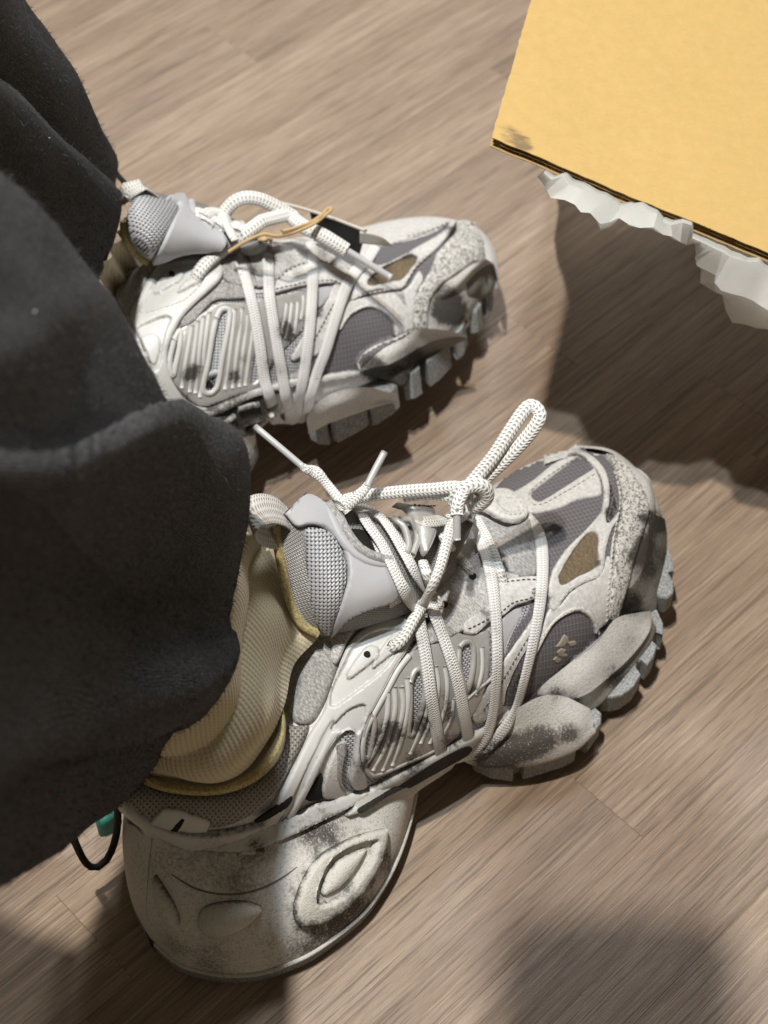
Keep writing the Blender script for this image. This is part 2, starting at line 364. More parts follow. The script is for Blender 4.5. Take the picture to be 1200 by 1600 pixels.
def m_denim(name):
    g = G(name); co = g.co(); u, v, _ = g.sep(g.co('UV')); wob = g.ma('MULTIPLY', g.noise(260, detail=3), 6.)
    tw = g.ma('SINE', g.ma('ADD', g.ma('MULTIPLY', g.ma('ADD', u, v), 6.283 * 4.2), wob)); tx = g.ma('SINE', g.ma('ADD', g.ma('MULTIPLY', g.ma('SUBTRACT', u, v), 6.283 * 5.5), wob)); wv = g.ma('MULTIPLY', tw, tx)
    n = g.noise(700, detail=4, rough=.75); n2 = g.noise(22, detail=4); n3 = g.noise(1100, detail=1)
    c = g.mix(g.ss(n2, .3, .75), (.024, .026, .030), (.068, .072, .079)); c = g.mix(g.ma('MULTIPLY', g.ss(g.ma('ADD', n, g.ma('MULTIPLY', wv, .16)), .42, .66), .85), c, (.22, .225, .238)); c = g.mix(g.ma('MULTIPLY', g.ss(g.ma('SUBTRACT', g.noise(1500, detail=2), g.ma('MULTIPLY', wv, .1)), .5, .62), .75), c, (.006, .006, .006))  # greys lightened to bring lit fold highlights into the cloth colour
    c = g.mix(g.ma('MULTIPLY', g.ss(n3, .74, .80), .6), c, (.30, .30, .30))
    return g.end(c, .95, g.bump(g.ma('ADD', n, g.ma('MULTIPLY', wv, .35)), 1., .0016), spec=.12, sheen=.12)
def m_sock(name):
    g = G(name); u, v, _ = g.sep(g.co('UV')); w = g.ma('SINE', g.ma('ADD', g.ma('MULTIPLY', u, 6.283 * 4.6), g.ma('MULTIPLY', g.noise(60), 1.8))); k = g.ma('SINE', g.ma('MULTIPLY', v, 6.283 * 5.5)); n = g.noise(500, detail=4)
    d = g.ma('MULTIPLY', g.ss(w, -.2, -.9), g.ss(k, -.6, .6))
    c = g.mix(g.ma('MULTIPLY', d, .75), (.71, .64, .47), (.38, .32, .2)); c = g.mix(g.ma('MULTIPLY', n, .35), c, (.56, .49, .34))
    return g.end(c, .9, g.bump(g.ma('ADD', g.ma('MULTIPLY', w, .5), n), .45, .0006), spec=.15, sheen=.2)
def m_card(name, col=(.56, .385, .15)):
    g = G(name); n = g.noise(160, detail=5, rough=.65); n2 = g.noise(700, g.mp(g.co(), (.25, 1, 1), (0, 0, .5)), 3); n3 = g.noise(11, detail=3)
    c = g.mix(n, tuple(x * .88 for x in col), tuple(x * 1.1 for x in col)); c = g.mix(g.ma('MULTIPLY', g.ss(n2, .62, .75), .35), c, tuple(x * .72 for x in col)); c = g.mix(g.ma('MULTIPLY', g.ss(n3, .35, .7), .12), c, (.68, .47, .2))
    a = g.attr('dirt'); f = g.ma('MULTIPLY', g.ss(g.ma('MULTIPLY', a, g.noise(260, g.mp(g.co(), (.3, 1, 1), (0, 0, -.4)), 4)), .22, .5), .8); c = g.mix(f, c, (.16, .12, .08))
    return g.end(c, .85, g.bump(g.ma('ADD', n, n2), .35, .0006), spec=.2)
def m_bag(name):
    g = G(name); n = g.noise(30, detail=4); c = g.mix(n, (.78, .79, .77), (.86, .865, .85)); b = g.end(c, .42, g.bump(g.noise(90, detail=3, dist=.5), .2, .002), spec=.35)
    t = g.n('ShaderNodeBsdfTranslucent'); t.inputs[0].default_value = (.86, .88, .86, 1); m = g.n('ShaderNodeMixShader'); m.inputs[0].default_value = .5
    g.l(g.b.outputs[0], m.inputs[1]); g.l(t.outputs[0], m.inputs[2]); g.l(m.outputs[0], g.o.inputs[0]); return b
def m_wood(name):
    g = G(name); r = g.rnd(); q = g.n('ShaderNodeVectorMath'); q.operation = 'ADD'; g.l(g.co(), q.inputs[0]); cb = g.n('ShaderNodeCombineXYZ'); g.l(g.ma('MULTIPLY', r, 37.), cb.inputs[0]); g.l(g.ma('MULTIPLY', r, 13.), cb.inputs[2]); g.l(cb.outputs[0], q.inputs[1]); v = q.outputs[0]
    big = g.noise(1, g.mp(v, (2.6, 26, 1)), 4, .6, .6); mid = g.noise(1, g.mp(v, (8, 230, 1)), 4, .65, .5); fine = g.noise(1, g.mp(v, (18, 720, 1)), 3, .65); hair = g.noise(1, g.mp(v, (40, 1500, 1)), 2, .6); spk = g.noise(1300, v, 2)
    c = g.mix(g.ss(big, .25, .75), (.245, .178, .128), (.372, .288, .219)); c = g.mix(g.ma('MULTIPLY', g.ss(mid, .52, .70), .75), c, (.160, .116, .085)); c = g.mix(g.ma('MULTIPLY', g.ss(mid, .46, .28), .35), c, (.46, .37, .285))
    c = g.mix(g.ma('MULTIPLY', g.ss(fine, .54, .64), .62), c, (.125, .094, .075)); c = g.mix(g.ma('MULTIPLY', g.ss(fine, .45, .33), .42), c, (.52, .425, .335)); c = g.mix(g.ma('MULTIPLY', g.ss(hair, .56, .66), .4), c, (.13, .10, .08)); c = g.mix(g.ma('MULTIPLY', g.ss(spk, .6, .75), .3), c, (.16, .12, .10))
    tone = g.mix(r, (.84, .82, .81), (1.10, 1.09, 1.07)); c = g.mix(1., c, tone, 'MULTIPLY'); c = g.mix(g.ma('MULTIPLY', g.ss(g.noise(5, v), .5, .7), .2), c, (.33, .265, .24))
    h = g.ma('ADD', fine, g.ma('ADD', g.ma('MULTIPLY', mid, .8), g.ma('ADD', g.ma('MULTIPLY', hair, .4), g.ma('MULTIPLY', spk, .2))))
    return g.end(c, g.ma('MULTIPLY_ADD', fine, .25, .34), g.bump(h, .55, .0009), spec=.45)
MT = dict(
    wood=m_wood('vinyl wood'), card=m_card('kraft board'), cardedge=m_card('board edge', (.46, .32, .16)), cardin=m_card('inner liner', (.42, .29, .14)), bag=m_bag('white film'), denim=m_denim('black denim'), sock=m_sock('cream rib knit'),
    leather=m_leather('pale leather', (.64, .635, .625), grain=.18, bstr=.8), suede=m_leather('grey suede', (.40, .395, .385), .9, fur=1, sheen=.3, bstr=.9), suedelight=m_leather('pale hairy suede', (.56, .555, .545), .9, fur=1, sheen=.3, bstr=.9), suedebrown=m_leather('brown suede', (.20, .15, .092), .95, fur=1, bstr=.8, sheen=.2),
    crackle=m_leather('crackled pale paint', (.66, .65, .62), .6, crack=.95, bstr=.9), dark=m_foam('scuffed dark rubber', (.25, .24, .215), dcol=(.02, .018, .016), base=.2, sp=1.2), channel=m_foam('blackened rubber', (.04, .038, .034), dcol=(.012, .011, .01), sp=.8), heeloval=m_foam('pale heel window', (.64, .625, .58), base=.03, sp=.8), felt=m_leather('grey felt', (.43, .43, .43), .95, fur=1, bstr=1., base=.12),
    ripstop=m_ripstop('grey ripstop'), net=m_net('silver sports mesh'), netfine=m_net('fine silver mesh', K=4.6, diag=True, hole=.5), knit=m_net('grey collar knit', (.30, .285, .26), (.09, .08, .07), 4., False, .6), netdull=m_net('dull tongue mesh', (.36, .355, .345), (.1, .1, .1), 4.5, True, .6),
    lace=m_lace('off white flat lace'), rope=m_lace('speckled round lace', (.83, .83, .815), True, .3), aglet=m_plain('clear aglet', (.50, .50, .51), .3, spec=.6),
    plate=m_plain('pale moulded plastic', (.60, .605, .595), .42, spec=.45, bs=1500, bstr=.08, grime=1.), guard=m_plain('smooth grey plastic', (.46, .465, .49), .5, spec=.35, bs=1200, bstr=.1), chrome=m_chrome('worn silver film'), bronze=m_plain('tarnished film', (.20, .18, .15), .38, metal=.7, bs=500, bstr=.2, var=.5), fibre=m_plain('cotton fibre', (.055, .055, .056), .95), lint=m_plain('pale lint', (.5, .5, .5), .95), rubber=m_rubber('grey outsole rubber'), foam=m_foam('distressed midsole foam', base=.05), heelfoam=m_foam('speckled heel foam', (.74, .725, .69), base=.09, sp=1.3),
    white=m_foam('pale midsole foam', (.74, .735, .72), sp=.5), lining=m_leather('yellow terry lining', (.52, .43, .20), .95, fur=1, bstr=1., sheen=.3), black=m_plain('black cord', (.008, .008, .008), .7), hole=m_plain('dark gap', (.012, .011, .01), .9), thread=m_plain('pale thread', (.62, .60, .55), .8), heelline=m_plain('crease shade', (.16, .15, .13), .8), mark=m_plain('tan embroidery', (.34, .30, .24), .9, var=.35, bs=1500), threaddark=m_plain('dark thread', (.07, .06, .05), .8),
    twine=m_plain('tan twine', (.56, .40, .21), .9, var=.3, bs=900), tagblack=m_plain('black card', (.012, .012, .013), .5), tagwhite=m_plain('white card', (.62, .59, .54), .7), webbing=m_lace('striped webbing', (.66, .65, .62), False, .15), teal=m_plain('teal plastic', (.03, .17, .14), .5), phone=m_plain('phone shell', (.02, .02, .022), .4), skin=m_plain('skin', (.5, .3, .22), .55, sss=.1))
# ------------------------------------------------------------------ floor of vinyl planks
DEG = math.radians(44.0); ux, uy = math.cos(DEG), math.sin(DEG)
fl = mk('floor', [(-3, -3, -.0035), (3, -3, -.0035), (3, 4, -.0035), (-3, 4, -.0035)], [(0, 1, 2, 3)], MT['wood'], smooth=False); tag(fl, kind='structure')
def plank_mesh(L, Wd):
    g, b, t = .00004, .00025, .0034; x, y = L / 2 - g, Wd / 2 - g; V = []
    for z, k in ((0, 0), (t - b * .5, 0), (t, b)):
        c = .004 - k
        for sx, sy in ((1, 1), (-1, 1), (-1, -1), (1, -1)):
            V.append((sx * (x - k), sy * (y - k), z))
    F = [(8, 9, 10, 11)] + [(l * 4 + i, l * 4 + (i + 1) % 4, l * 4 + 4 + (i + 1) % 4, l * 4 + 4 + i) for l in (0, 1) for i in range(4)]
    me = bpy.data.meshes.new('plank'); me.from_pydata(V, [], F); me.materials.append(MT['wood']); return me
PW, PL = .0555, .46; pm = plank_mesh(PL, PW)
# rows run along the grain; one butt joint is set where a seam shows beside the heel
s0 = -.1105 * ux + .3065 * uy; w0 = .1105 * uy + .3065 * ux
rr = random.Random(5)
for r in range(-9, 13):
    off = s0 if r == 0 else s0 + rr.uniform(0, PL)
    for k in range(-2, 4):
        sc = off + (k - .5) * PL; wc = w0 + (r + .5) * PW
        cx, cy = sc * ux - wc * uy, sc * uy + wc * ux
        v = np.array([cx, cy, 0]) - CAMP; dz = v @ FWD
        if dz < .2 or abs(v[0] / dz * FPX) > 1900 or abs((v @ UPV) / dz * FPX) > 2100: continue
        o = bpy.data.objects.new('plank', pm); COL.objects.link(o); o.parent = fl; o.location = (cx, cy, -.0034); o.rotation_euler = (0, 0, DEG)

# ------------------------------------------------------------------ carton: an open flap reaching into view
def build_carton():
    A, B, C = at(768, 215, .22), at(1200, 395, .185), at(830, 0, .222)
    e1 = (B - A) / np.linalg.norm(B - A); e2 = C - A; e2 = e2 - (e2 @ e1) * e1; e2 /= np.linalg.norm(e2); nn = np.cross(e1, e2)
    nn = nn if nn[2] > 0 else -nn
    M = Matrix(((e1[0], e2[0], nn[0], A[0]), (e1[1], e2[1], nn[1], A[1]), (e1[2], e2[2], nn[2], A[2]), (0, 0, 0, 1)))
    box = empty('cardboard_box', Matrix.Translation((float(A[0] + .38), float(A[1] + .2), 0)), 'brown corrugated cardboard box with its open flap reaching in over a white bag', 'box')
    Mi = np.array(M)
    def L2W(V): return np.asarray(V) @ Mi[:3, :3].T + Mi[:3, 3]
    Lx, Ly = .34, .185; r = random.Random(3)
    skew = (C - A) @ e1 / ((C - A) @ e2)
    def sheet(name, z0, z1, x0, y0, mat, jit, marks=False, parent=box):
        nx, ny = 130, 110; V, F = [], []
        for z in (z0, z1):
            for i in range(nx + 1):
                for j in range(ny + 1):
                    x = x0 + (Lx - x0) * (i / nx) ** 1.6; y = y0 + (min(Ly, .118 + .75 * max(0, x)) - y0) * (j / ny) ** 1.6
                    if j == 0: y += jit * noise.noise((x * 160, 1.3, z * 90)) + .0006 * noise.noise((x * 22, 4, 0))
                    if i == 0: x += jit * noise.noise((2.2, y * 180, z * 90))
                    V.append((x + skew * y, y, z + .0005 * noise.noise((x * 25, y * 25, 0))))
        n2 = (nx + 1) * (ny + 1)
        for i in range(nx):
            for j in range(ny):
                a = i * (ny + 1) + j; q = (a, a + ny + 1, a + ny + 2, a + 1); F += [tuple(n2 + k for k in q), q[::-1]]
        rim = [i * (ny + 1) for i in range(nx + 1)] + [nx * (ny + 1) + j for j in range(1, ny + 1)] + [i * (ny + 1) + ny for i in range(nx - 1, -1, -1)] + [j for j in range(ny - 1, 0, -1)]
        F += [(rim[k], rim[(k + 1) % len(rim)], rim[(k + 1) % len(rim)] + n2, rim[k] + n2) for k in range(len(rim))]
        d = np.zeros(len(V))
        if marks:
            for px, py, rr_, k in ((800, 222, .006, .9), (822, 232, .004, .6), (812, 140, .004, .5), (830, 150, .003, .35), (780, 208, .004, .6)):
                q = at(px, py, .215); d += k * np.exp(-((L2W(V) - q) ** 2).sum(1) / (2 * rr_ ** 2))
        o = mk(name, L2W(V), F, mat, parent, smooth=False, dirt=d); return o
    flap = sheet('flap', -.0004, 0, 0, 0, MT['card'], .0007, True)
    # corrugated core between two liners, doubled
    VV, FF = [], []
    for layer, zc in enumerate((-.0014, -.0036)):
        n, m = 900, 2
        for i in range(n):
            x = .002 + (Lx - .004) * i / (n - 1); z = zc + .00085 * math.sin(x / .0062 * 2 * math.pi + layer)
            for y in (.0011 + .0004 * math.sin(i * .7), min(Ly, .118 + .75 * x) - .003): VV.append((x + skew * y, y, z))
        b = layer * n * m; FF += [tuple(b + q for q in f) for f in grid_faces(n, m)]
    co = mk('corrugated_core', L2W(VV), FF, MT['cardedge'], flap, kind='stuff')
    sheet('inner_liner', -.0027, -.0024, .0012, .0004, MT['cardin'], .0005, parent=flap)
    sheet('bottom_liner', -.0050, -.0047, .0006, -.0005, MT['cardin'], .0007, parent=flap)
    # side of the carton the flap is hinged to, standing on the floor outside the frame
    E1 = L2W([(Lx + skew * 0, 0, -.003), (Lx + skew * Ly, Ly, -.003)]); t = np.array([.004, 0, 0])
    V = [E1[0], E1[1], E1[1] * [1, 1, 0], E1[0] * [1, 1, 0]]; V = V + [v + t for v in V]
    mk('side_panel', V, [(0, 1, 2, 3), (7, 6, 5, 4), (0, 4, 5, 1), (1, 5, 6, 2), (2, 6, 7, 3), (3, 7, 4, 0)], MT['card'], box, smooth=False)
build_carton()
def build_bag():
    top = [(870, 245, .198), (930, 268, .195), (985, 290, .190), (1040, 310, .186), (1095, 333, .182), (1150, 356, .178), (1230, 388, .168), (1320, 420, .16)]
    mid = [(856, 263, 0.2110), (905, 295, 0.2080), (970, 321, 0.2040), (1030, 340, 0.2000), (1095, 367, 0.1910), (1140, 415, 0.1850), (1200, 443, 0.1790), (1320, 473, 0.1690)]
    m2 = [(848, 267, 0.2090), (908, 317, 0.2090), (973, 331, 0.2040), (1033, 351, 0.1990), (1094, 375, 0.1870), (1120, 439, 0.1750), (1190, 485, 0.1670), (1320, 523, 0.1550)]
    bot = [(846, 270, 0.1950), (914, 339, 0.1970), (975, 339, 0.1920), (1037, 363, 0.1870), (1094, 383, 0.1710), (1112, 459, 0.1450), (1186, 515, 0.1350), (1320, 563, 0.1250)]
    back = [(862, 258, .003), (930, 290, .003), (985, 305, .003), (1040, 325, .003), (1100, 345, .003), (1140, 395, .003), (1210, 440, .003), (1320, 480, .003)]
    rb = random.Random(11); J = [[rb.uniform(-1, 1) for _ in range(14)] for _ in range(40)]
    def crumple(u, v):
        o = np.zeros(u.shape)
        for i in range(u.shape[0]):
            for j in range(u.shape[1]): o[i, j] = (.0024 * J[i % 40][j % 14] + .0042 * J[(i // 2 + 7) % 40][(j // 2) % 14]) * min(1, 3 * v[i, j] + .3)
        return o
    o, _ = loft(None, 'plastic_bag', [top, mid, m2, bot, back], 38, 13, MT['bag'], bump=crumple)
    o.data.set_sharp_from_angle(angle=.42)
    tag(o, 'crumpled white plastic bag bulging out from under the cardboard flap', 'plastic bag')
build_bag()

# ------------------------------------------------------------------ person: feet in socks, wide black trousers
person = bpy.data.meshes.new('person')
def tube_of(sections, n, m, fold=None):
    """sections: (centre, half-axis across, half-axis towards the viewer) -> closed tube"""
    Q = cr(np.array([np.concatenate(s) for s in sections]), n); V = []
    for i in range(n):
        c, a, b = Q[i, :3], Q[i, 3:6], Q[i, 6:9]
        for j in range(m):
            f = 2 * math.pi * j / m; p = c + a * math.cos(f) + b * math.sin(f); k = fold(i / (n - 1), f, p) if fold else 0
            V.append(p + (p - c) / (np.linalg.norm(p - c) + 1e-9) * k)
    return np.array(V), grid_faces(n, m, True)
def sec(A, B, D, ratio=.8, tilt=(0, 0)):
    a, b = atd(*A, D), atd(*B, D); c = (a + b) / 2; h = (a - b) / 2; k = np.linalg.norm(h)
    m = -ray((A[0] + B[0]) / 2, (A[1] + B[1]) / 2) * k * ratio + np.array([tilt[0], 0, 0]) * k + UPV * tilt[1] * k
    return (c, h, m)
def sec3(c, r, ax=(0, 0, 1), ax2=(1, 0, 0)): return (np.array(c), np.array(ax) * r, np.array(ax2) * r)
near_leg = [sec((362, 868), (186, 1240), .715, .75, (.26, -.03)), sec((352, 800), (172, 1256), .70, .75, (.24, 0)), sec((322, 728), (155, 1270), .68, .75, (.18, 0)), sec((270, 660), (118, 1296), .65, .75, (.08, 0)), sec((200, 520), (80, 1325), .60, .75),
    sec((120, 405), (40, 1350), .565, .75), sec((55, 335), (0, 1374), .535, .75), sec((-10, 278), (-60, 1402), .51, .75), sec((-160, 150), (-200, 1450), .46, .75), sec((-480, 20), (-620, 1560), .38, .75), sec3((-.225, .325, .46), .102, (-.35, .1, .9), (.6, -.7, .2)), sec3((-.37, .24, .49), .10, (-.1, .2, .95), (.6, -.75, 0)), sec3((-.60, -.08, .52), .105, (0, 0, 1), (.6, -.75, 0))]
def near_fold(s, f, p):
    v = p - CAMP; z = v @ FWD; x, y = 600 + FPX * v[0] / z, 800 - FPX * (v @ UPV) / z; vis = max(0, math.sin(f)) ** .6; w = 5 * noise.noise((x * .006, y * .006, 1))
    r = .032 * math.exp(-((y + 6 * w - (758 - .03 * x)) / (34 if y + 6 * w < 758 - .03 * x else 70)) ** 2) - .014 * math.exp(-((y + 5 * w - (925 - .05 * x)) / 85) ** 2) + .022 * math.exp(-((y + 5 * w - (1150 - .34 * x)) / (30 if y + 5 * w < 1150 - .34 * x else 55)) ** 2) - .010 * math.exp(-((y - (1265 - .3 * x)) / 45) ** 2) + .006 * math.exp(-((y + 4 * w - (560 - .6 * x)) / 50) ** 2)
    return r * vis + .004 * noise.noise((s * 9, f * 3, 5)) + .002 * noise.noise((s * 24, f * 7, 5)) + .0011 * noise.noise((s * 70, f * 20, 5))
far_leg = [sec((172, 272), (128, 470), .875, .8, (.2, 0)), sec((182, 250), (118, 480), .865, .8, (.12, 0)), sec((152, 196), (100, 470), .83, .8, (.05, 0)), sec((112, 112), (60, 450), .78, .8), sec((32, -2), (-20, 420), .72, .8), sec((-60, -160), (-120, 380), .66, .8), sec((-360, -520), (-420, 330), .54, .8), sec3((-.32, .38, .49), .09, (-.35, .1, .9), (.6, -.7, .2)), sec3((-.46, .27, .51), .092, (-.1, .2, .95), (.6, -.75, 0)), sec3((-.68, .08, .53), .1, (0, 0, 1), (.6, -.75, 0))]
def far_fold(s, f, p):
    v = p - CAMP; z = v @ FWD; x, y = 600 + FPX * v[0] / z, 800 - FPX * (v @ UPV) / z; vis = max(0, math.sin(f)) ** .6; w = 4 * noise.noise((x * .008, y * .008, 4))
    d = (y - x * .95 - 90) / 1.38
    return (-.020 * math.exp(-((d + 3 * w) / 22) ** 2) + .010 * math.exp(-((d - 60 + 3 * w) / 40) ** 2)) * vis + .002 * noise.noise((s * 18, f * 4, 2)) + .001 * noise.noise((s * 50, f * 12, 2))
# the body itself: shins and feet as one skin, hidden in socks and trousers
bb = bmesh.new(); sk = []
def body_mesh():
    V, F = [], []
    for secs, foot in ((near_leg, [(-.065, .39, .09), (-.02, .43, .062), (.01, .455, .05)]), (far_leg, [(-.165, .56, .11), (-.11, .61, .075), (-.05, .65, .055)])):
        S2 = [sec3(foot[2], .014, (0, 0, 1), (.6, -.7, 0)), sec3(foot[1], .018, (0, 0, 1), (.6, -.7, 0)), sec3(foot[0], .016, (-.4, -.4, .8), (.6, -.7, 0))] + [(c - np.array([.01, 0, 0]), a * .3, b * .3) for c, a, b in secs[3:]]
        v, f = tube_of(S2, 40, 16); o = len(V); V += v.tolist(); F += [tuple(k + o for k in q) for q in f]
        F.append(tuple(o + k for k in range(16)))
    # hips join the two legs
    a, b = len(V) // 2 - 16, len(V) - 16
    F += [(a + k, a + (k + 1) % 16, b + (k + 1) % 16, b + k) for k in range(16)]
    return V, F
bv, bf = body_mesh(); person = mk('person', bv, bf, MT['sock'], uv=np.asarray(bv)[:, 1:] * 100)
tag(person, 'person in wide black trousers and cream socks wearing the two grey sneakers', 'person')
V1, F1 = tube_of(near_leg, 150, 120, near_fold); V2, F2 = tube_of(far_leg, 120, 96, far_fold)
def tube_uv(V, n, m):
    c = V.reshape(n, m, 3); lv = np.concatenate([[0], np.cumsum(np.linalg.norm(np.diff(c.mean(1), axis=0), axis=1))]) * 100; per = np.linalg.norm(np.diff(c[n // 4], axis=0), axis=1); lu = np.concatenate([[0], np.cumsum(per)]) * 100
    return np.stack([np.tile(lu, n), np.repeat(lv, m)], 1)
tr = mk('trousers', np.vstack([V1, V2]), F1 + [tuple(k + len(V1) for k in f) for f in F2], MT['denim'], person, uv=np.vstack([tube_uv(V1, 150, 120), tube_uv(V2, 120, 96)]))
md = tr.modifiers.new('cloth thickness', 'SOLIDIFY'); md.thickness = .0022; md.offset = 0

def cloth_fuzz(V, F, count, name, mat, ln, wd, smin, smax, n, m):
    r = random.Random(9); VV, FF = [], []
    for _ in range(count):
        i = int((smin + (smax - smin) * r.random() ** 1.3) * (n - 2)); j = r.randrange(m); p = V[i * m + j] + (V[(i + 1) * m + j] - V[i * m + j]) * r.random()
        nn = np.cross(V[(i + 1) * m + j] - V[i * m + j], V[i * m + (j + 1) % m] - V[i * m + j]); nn /= np.linalg.norm(nn) + 1e-12
        c = V[i * m:(i + 1) * m].mean(0); nn = nn if nn @ (p - c) > 0 else -nn
        if nn @ (CAMP - p) < -.15 * np.linalg.norm(CAMP - p): continue
        d = nn + np.array([r.uniform(-1, 1) for _ in range(3)]) * 1.1; d /= np.linalg.norm(d); L = ln * r.uniform(.4, 1.2); s = np.cross(d, CAMP - p); s /= np.linalg.norm(s) + 1e-12; q = p + nn * .0011; k = d + np.array([r.uniform(-1, 1) for _ in range(3)]) * .7
        b = len(VV); VV += [q - s * wd, q + s * wd, q + d * L * .55 + s * wd * .8, q + d * L * .55 - s * wd * .8, q + (d * .55 + k * .45) * L]; FF += [(b, b + 1, b + 2, b + 3), (b + 3, b + 2, b + 4)]
    return mk(name, VV, FF, mat, tr, kind='stuff')
cloth_fuzz(V1, F1, 9000, 'fuzz', MT['fibre'], .0026, .00010, 0, .40, 150, 120); cloth_fuzz(V2, F2, 5000, 'fuzz', MT['fibre'], .0026, .00011, 0, .45, 120, 96)
cloth_fuzz(V1, F1, 60, 'lint', MT['lint'], .0012, .00022, 0, .45, 150, 120); cloth_fuzz(V2, F2, 30, 'lint', MT['lint'], .0012, .00022, 0, .4, 120, 96)

# ------------------------------------------------------------------ shoe bodies (centimetres along, across, up)
UP = np.array([  # X, y outer, y inner, z bottom, z top, y crest, squareness
    [1.15, 1.2, 2.6, 3.2, 8.6, 1.9, .55], [1.5, .4, 3.4, 3, 9.0, 1.9, .5], [2.4, -.6, 4.3, 3, 9.0, 1.9, .45], [4, -1.3, 4.9, 3, 8.7, 1.8, .45], [6, -1.8, 5.2, 3, 8.4, 1.7, .45], [8, -2.1, 5.3, 3, 8.5, 1.7, .5],
    [10, -2.5, 5.5, 3, 9.2, 1.8, .6], [12, -2.9, 5.8, 2.9, 10.2, 2.0, .75], [14, -3.2, 6.0, 2.8, 10.6, 2.1, .82], [16, -3.3, 6.1, 2.8, 10.3, 2.2, .86], [18, -3.4, 6.2, 2.6, 9.7, 2.3, .88], [20, -3.4, 6.3, 2.5, 8.9, 2.3, .88],
    [22, -3.3, 6.7, 2.5, 8.3, 2.4, .86], [24, -3.1, 6.9, 2.5, 7.7, 2.5, .82], [26, -2.7, 7.0, 2.6, 7.2, 2.6, .76], [28, -2.0, 6.9, 2.8, 6.8, 2.7, .7], [29.5, -1.1, 6.4, 3.0, 6.5, 2.7, .66], [30.7, -.2, 5.6, 3.2, 6.2, 2.6, .64], [31.6, .7, 4.6, 3.4, 5.8, 2.5, .64], [32.3, 1.7, 3.4, 3.7, 5.2, 2.4, .66]])
def loft_sections(tab, n):
    X = tab[:, 0]; L = np.concatenate([[0], np.cumsum(np.hypot(np.diff(X), np.diff(tab[:, 1])))]); C = cr(tab, n); return C
def upper_body(sh):
    C = loft_sections(UP, 110); m = 56; V = []
    for X, yl, yr, zb, zt, yc, e in C:
        for j in range(m):
            t = math.pi * j / (m - 1); c, k = math.cos(t), math.sin(t); side = yl if c > 0 else yr
            y = yc + (side - yc) * abs(c) ** e; z = zb + (zt - zb) * max(0, k) ** (e * 1.02)
            V.append((X / 100, y / 100, z / 100))
    V = sh.w(V); F = grid_faces(110, m); F.append(tuple(range(m))); F.append(tuple(109 * m + j for j in reversed(range(m)))); 
    F += [(i * m, (i + 1) * m, (i + 1) * m + m - 1, i * m + m - 1) for i in range(109)]
    o = mk('upper', V, F, MT['leather'], sh.root, uv=sh.uv(V), dirt=sh.dirt(V)); sh.bv.append(bvh_of(V, F)); return o
HEEL = np.array([  # X, y outer, y inner at the ground; X shift of the top, y outer, y inner, z at the top
    [-.44, -.72, -.70, 1.9, 1.89, 1.91, 6.4], [-.32, -1.7, .2, 1.8, 1.0, 2.7, 6.35], [-.1, -2.6, 1.2, 1.7, .4, 3.2, 6.3], [.5, -3.5, 2.6, 1.6, -.1, 4.0, 6.2], [1.2, -4.25, 3.6, 1.4, -.5, 4.5, 6.1], [2.2, -5.0, 4.5, 1.2, -.9, 4.8, 6.0], [3.5, -5.5, 5.3, .9, -1.3, 5.1, 5.9], [5, -5.8, 5.8, .6, -1.7, 5.3, 5.8], [7.4, -5.75, 5.9, .3, -2.1, 5.4, 5.4],
    [9.0, -5.3, 5.6, .2, -2.4, 5.5, 5.0], [10.5, -4.6, 5.2, .1, -2.6, 5.5, 4.6], [12, -3.6, 4.8, 0, -2.7, 5.5, 4.3], [13.2, -2.6, 4.4, 0, -2.6, 5.4, 4.0], [13.9, -1.9, 4.1, 0, -2.2, 5.3, 3.9], [14.2, -1.2, 3.6, 0, -1.5, 5.0, 3.8]])
def heel_unit(sh):
    C = cr(HEEL, 80)
    prof = [(0, .95), (.005, 1.2), (.03, 1.8), (.10, 2.6), (.21, 3.35), (.36, 4.0), (.54, 4.6), (.73, 5.15), (.88, 5.6), (1.0, 6.0)]
    V, m = [], 40; P = cr(prof, m // 2)
    for X, yl, yr, dx, tl, tr_, zt in C:
        row = []
        for a, z in P: row.append((X + dx * a, yl + (tl - yl) * a, .95 + (z - .95) * (zt - .95) / 5.05))
        for a, z in P[::-1]: row.append((X + dx * a, yr + (tr_ - yr) * a * .6, .95 + (z - .95) * (zt - .95) / 5.05))
        V += row
    V = sh.w(np.array(V) / 100); F = grid_faces(80, m, True); F.append(tuple(range(m)))
    F.append(tuple(79 * m + j for j in reversed(range(m))))
    o = mk('heel_midsole', V, F, MT['heelfoam'], sh.root, uv=sh.uv(V), dirt=sh.dirt(V)); sh.bv.append(bvh_of(V, F))
    V = []
    rim = [(.35, .0), (.06, .0), (.0, .07), (-.02, .3), (-.05, .85), (.0, .96), (.14, .98), (.4, .98)]
    for X, yl, yr, dx, tl, tr_, zt in C:
        for a, z in rim: V.append((X + .3 * max(0, .6 - X) * 0, yl + a, z))
        for a, z in rim[::-1]: V.append((X, yr - a, z))
    m = 16; V = np.array(V); V[:, 1] = np.where(np.repeat(C[:, 2] - C[:, 1], m) < 1.0, np.repeat((C[:, 1] + C[:, 2]) / 2, m) + (V[:, 1] - np.repeat((C[:, 1] + C[:, 2]) / 2, m)), V[:, 1])
    V = sh.w(V / 100); F = grid_faces(80, m, True); F.append(tuple(range(m))); F.append(tuple(79 * m + j for j in reversed(range(m))))
    mk('heel_outsole', V, F, MT['rubber'], sh.root, uv=sh.uv(V), dirt=sh.dirt(V) * 0)
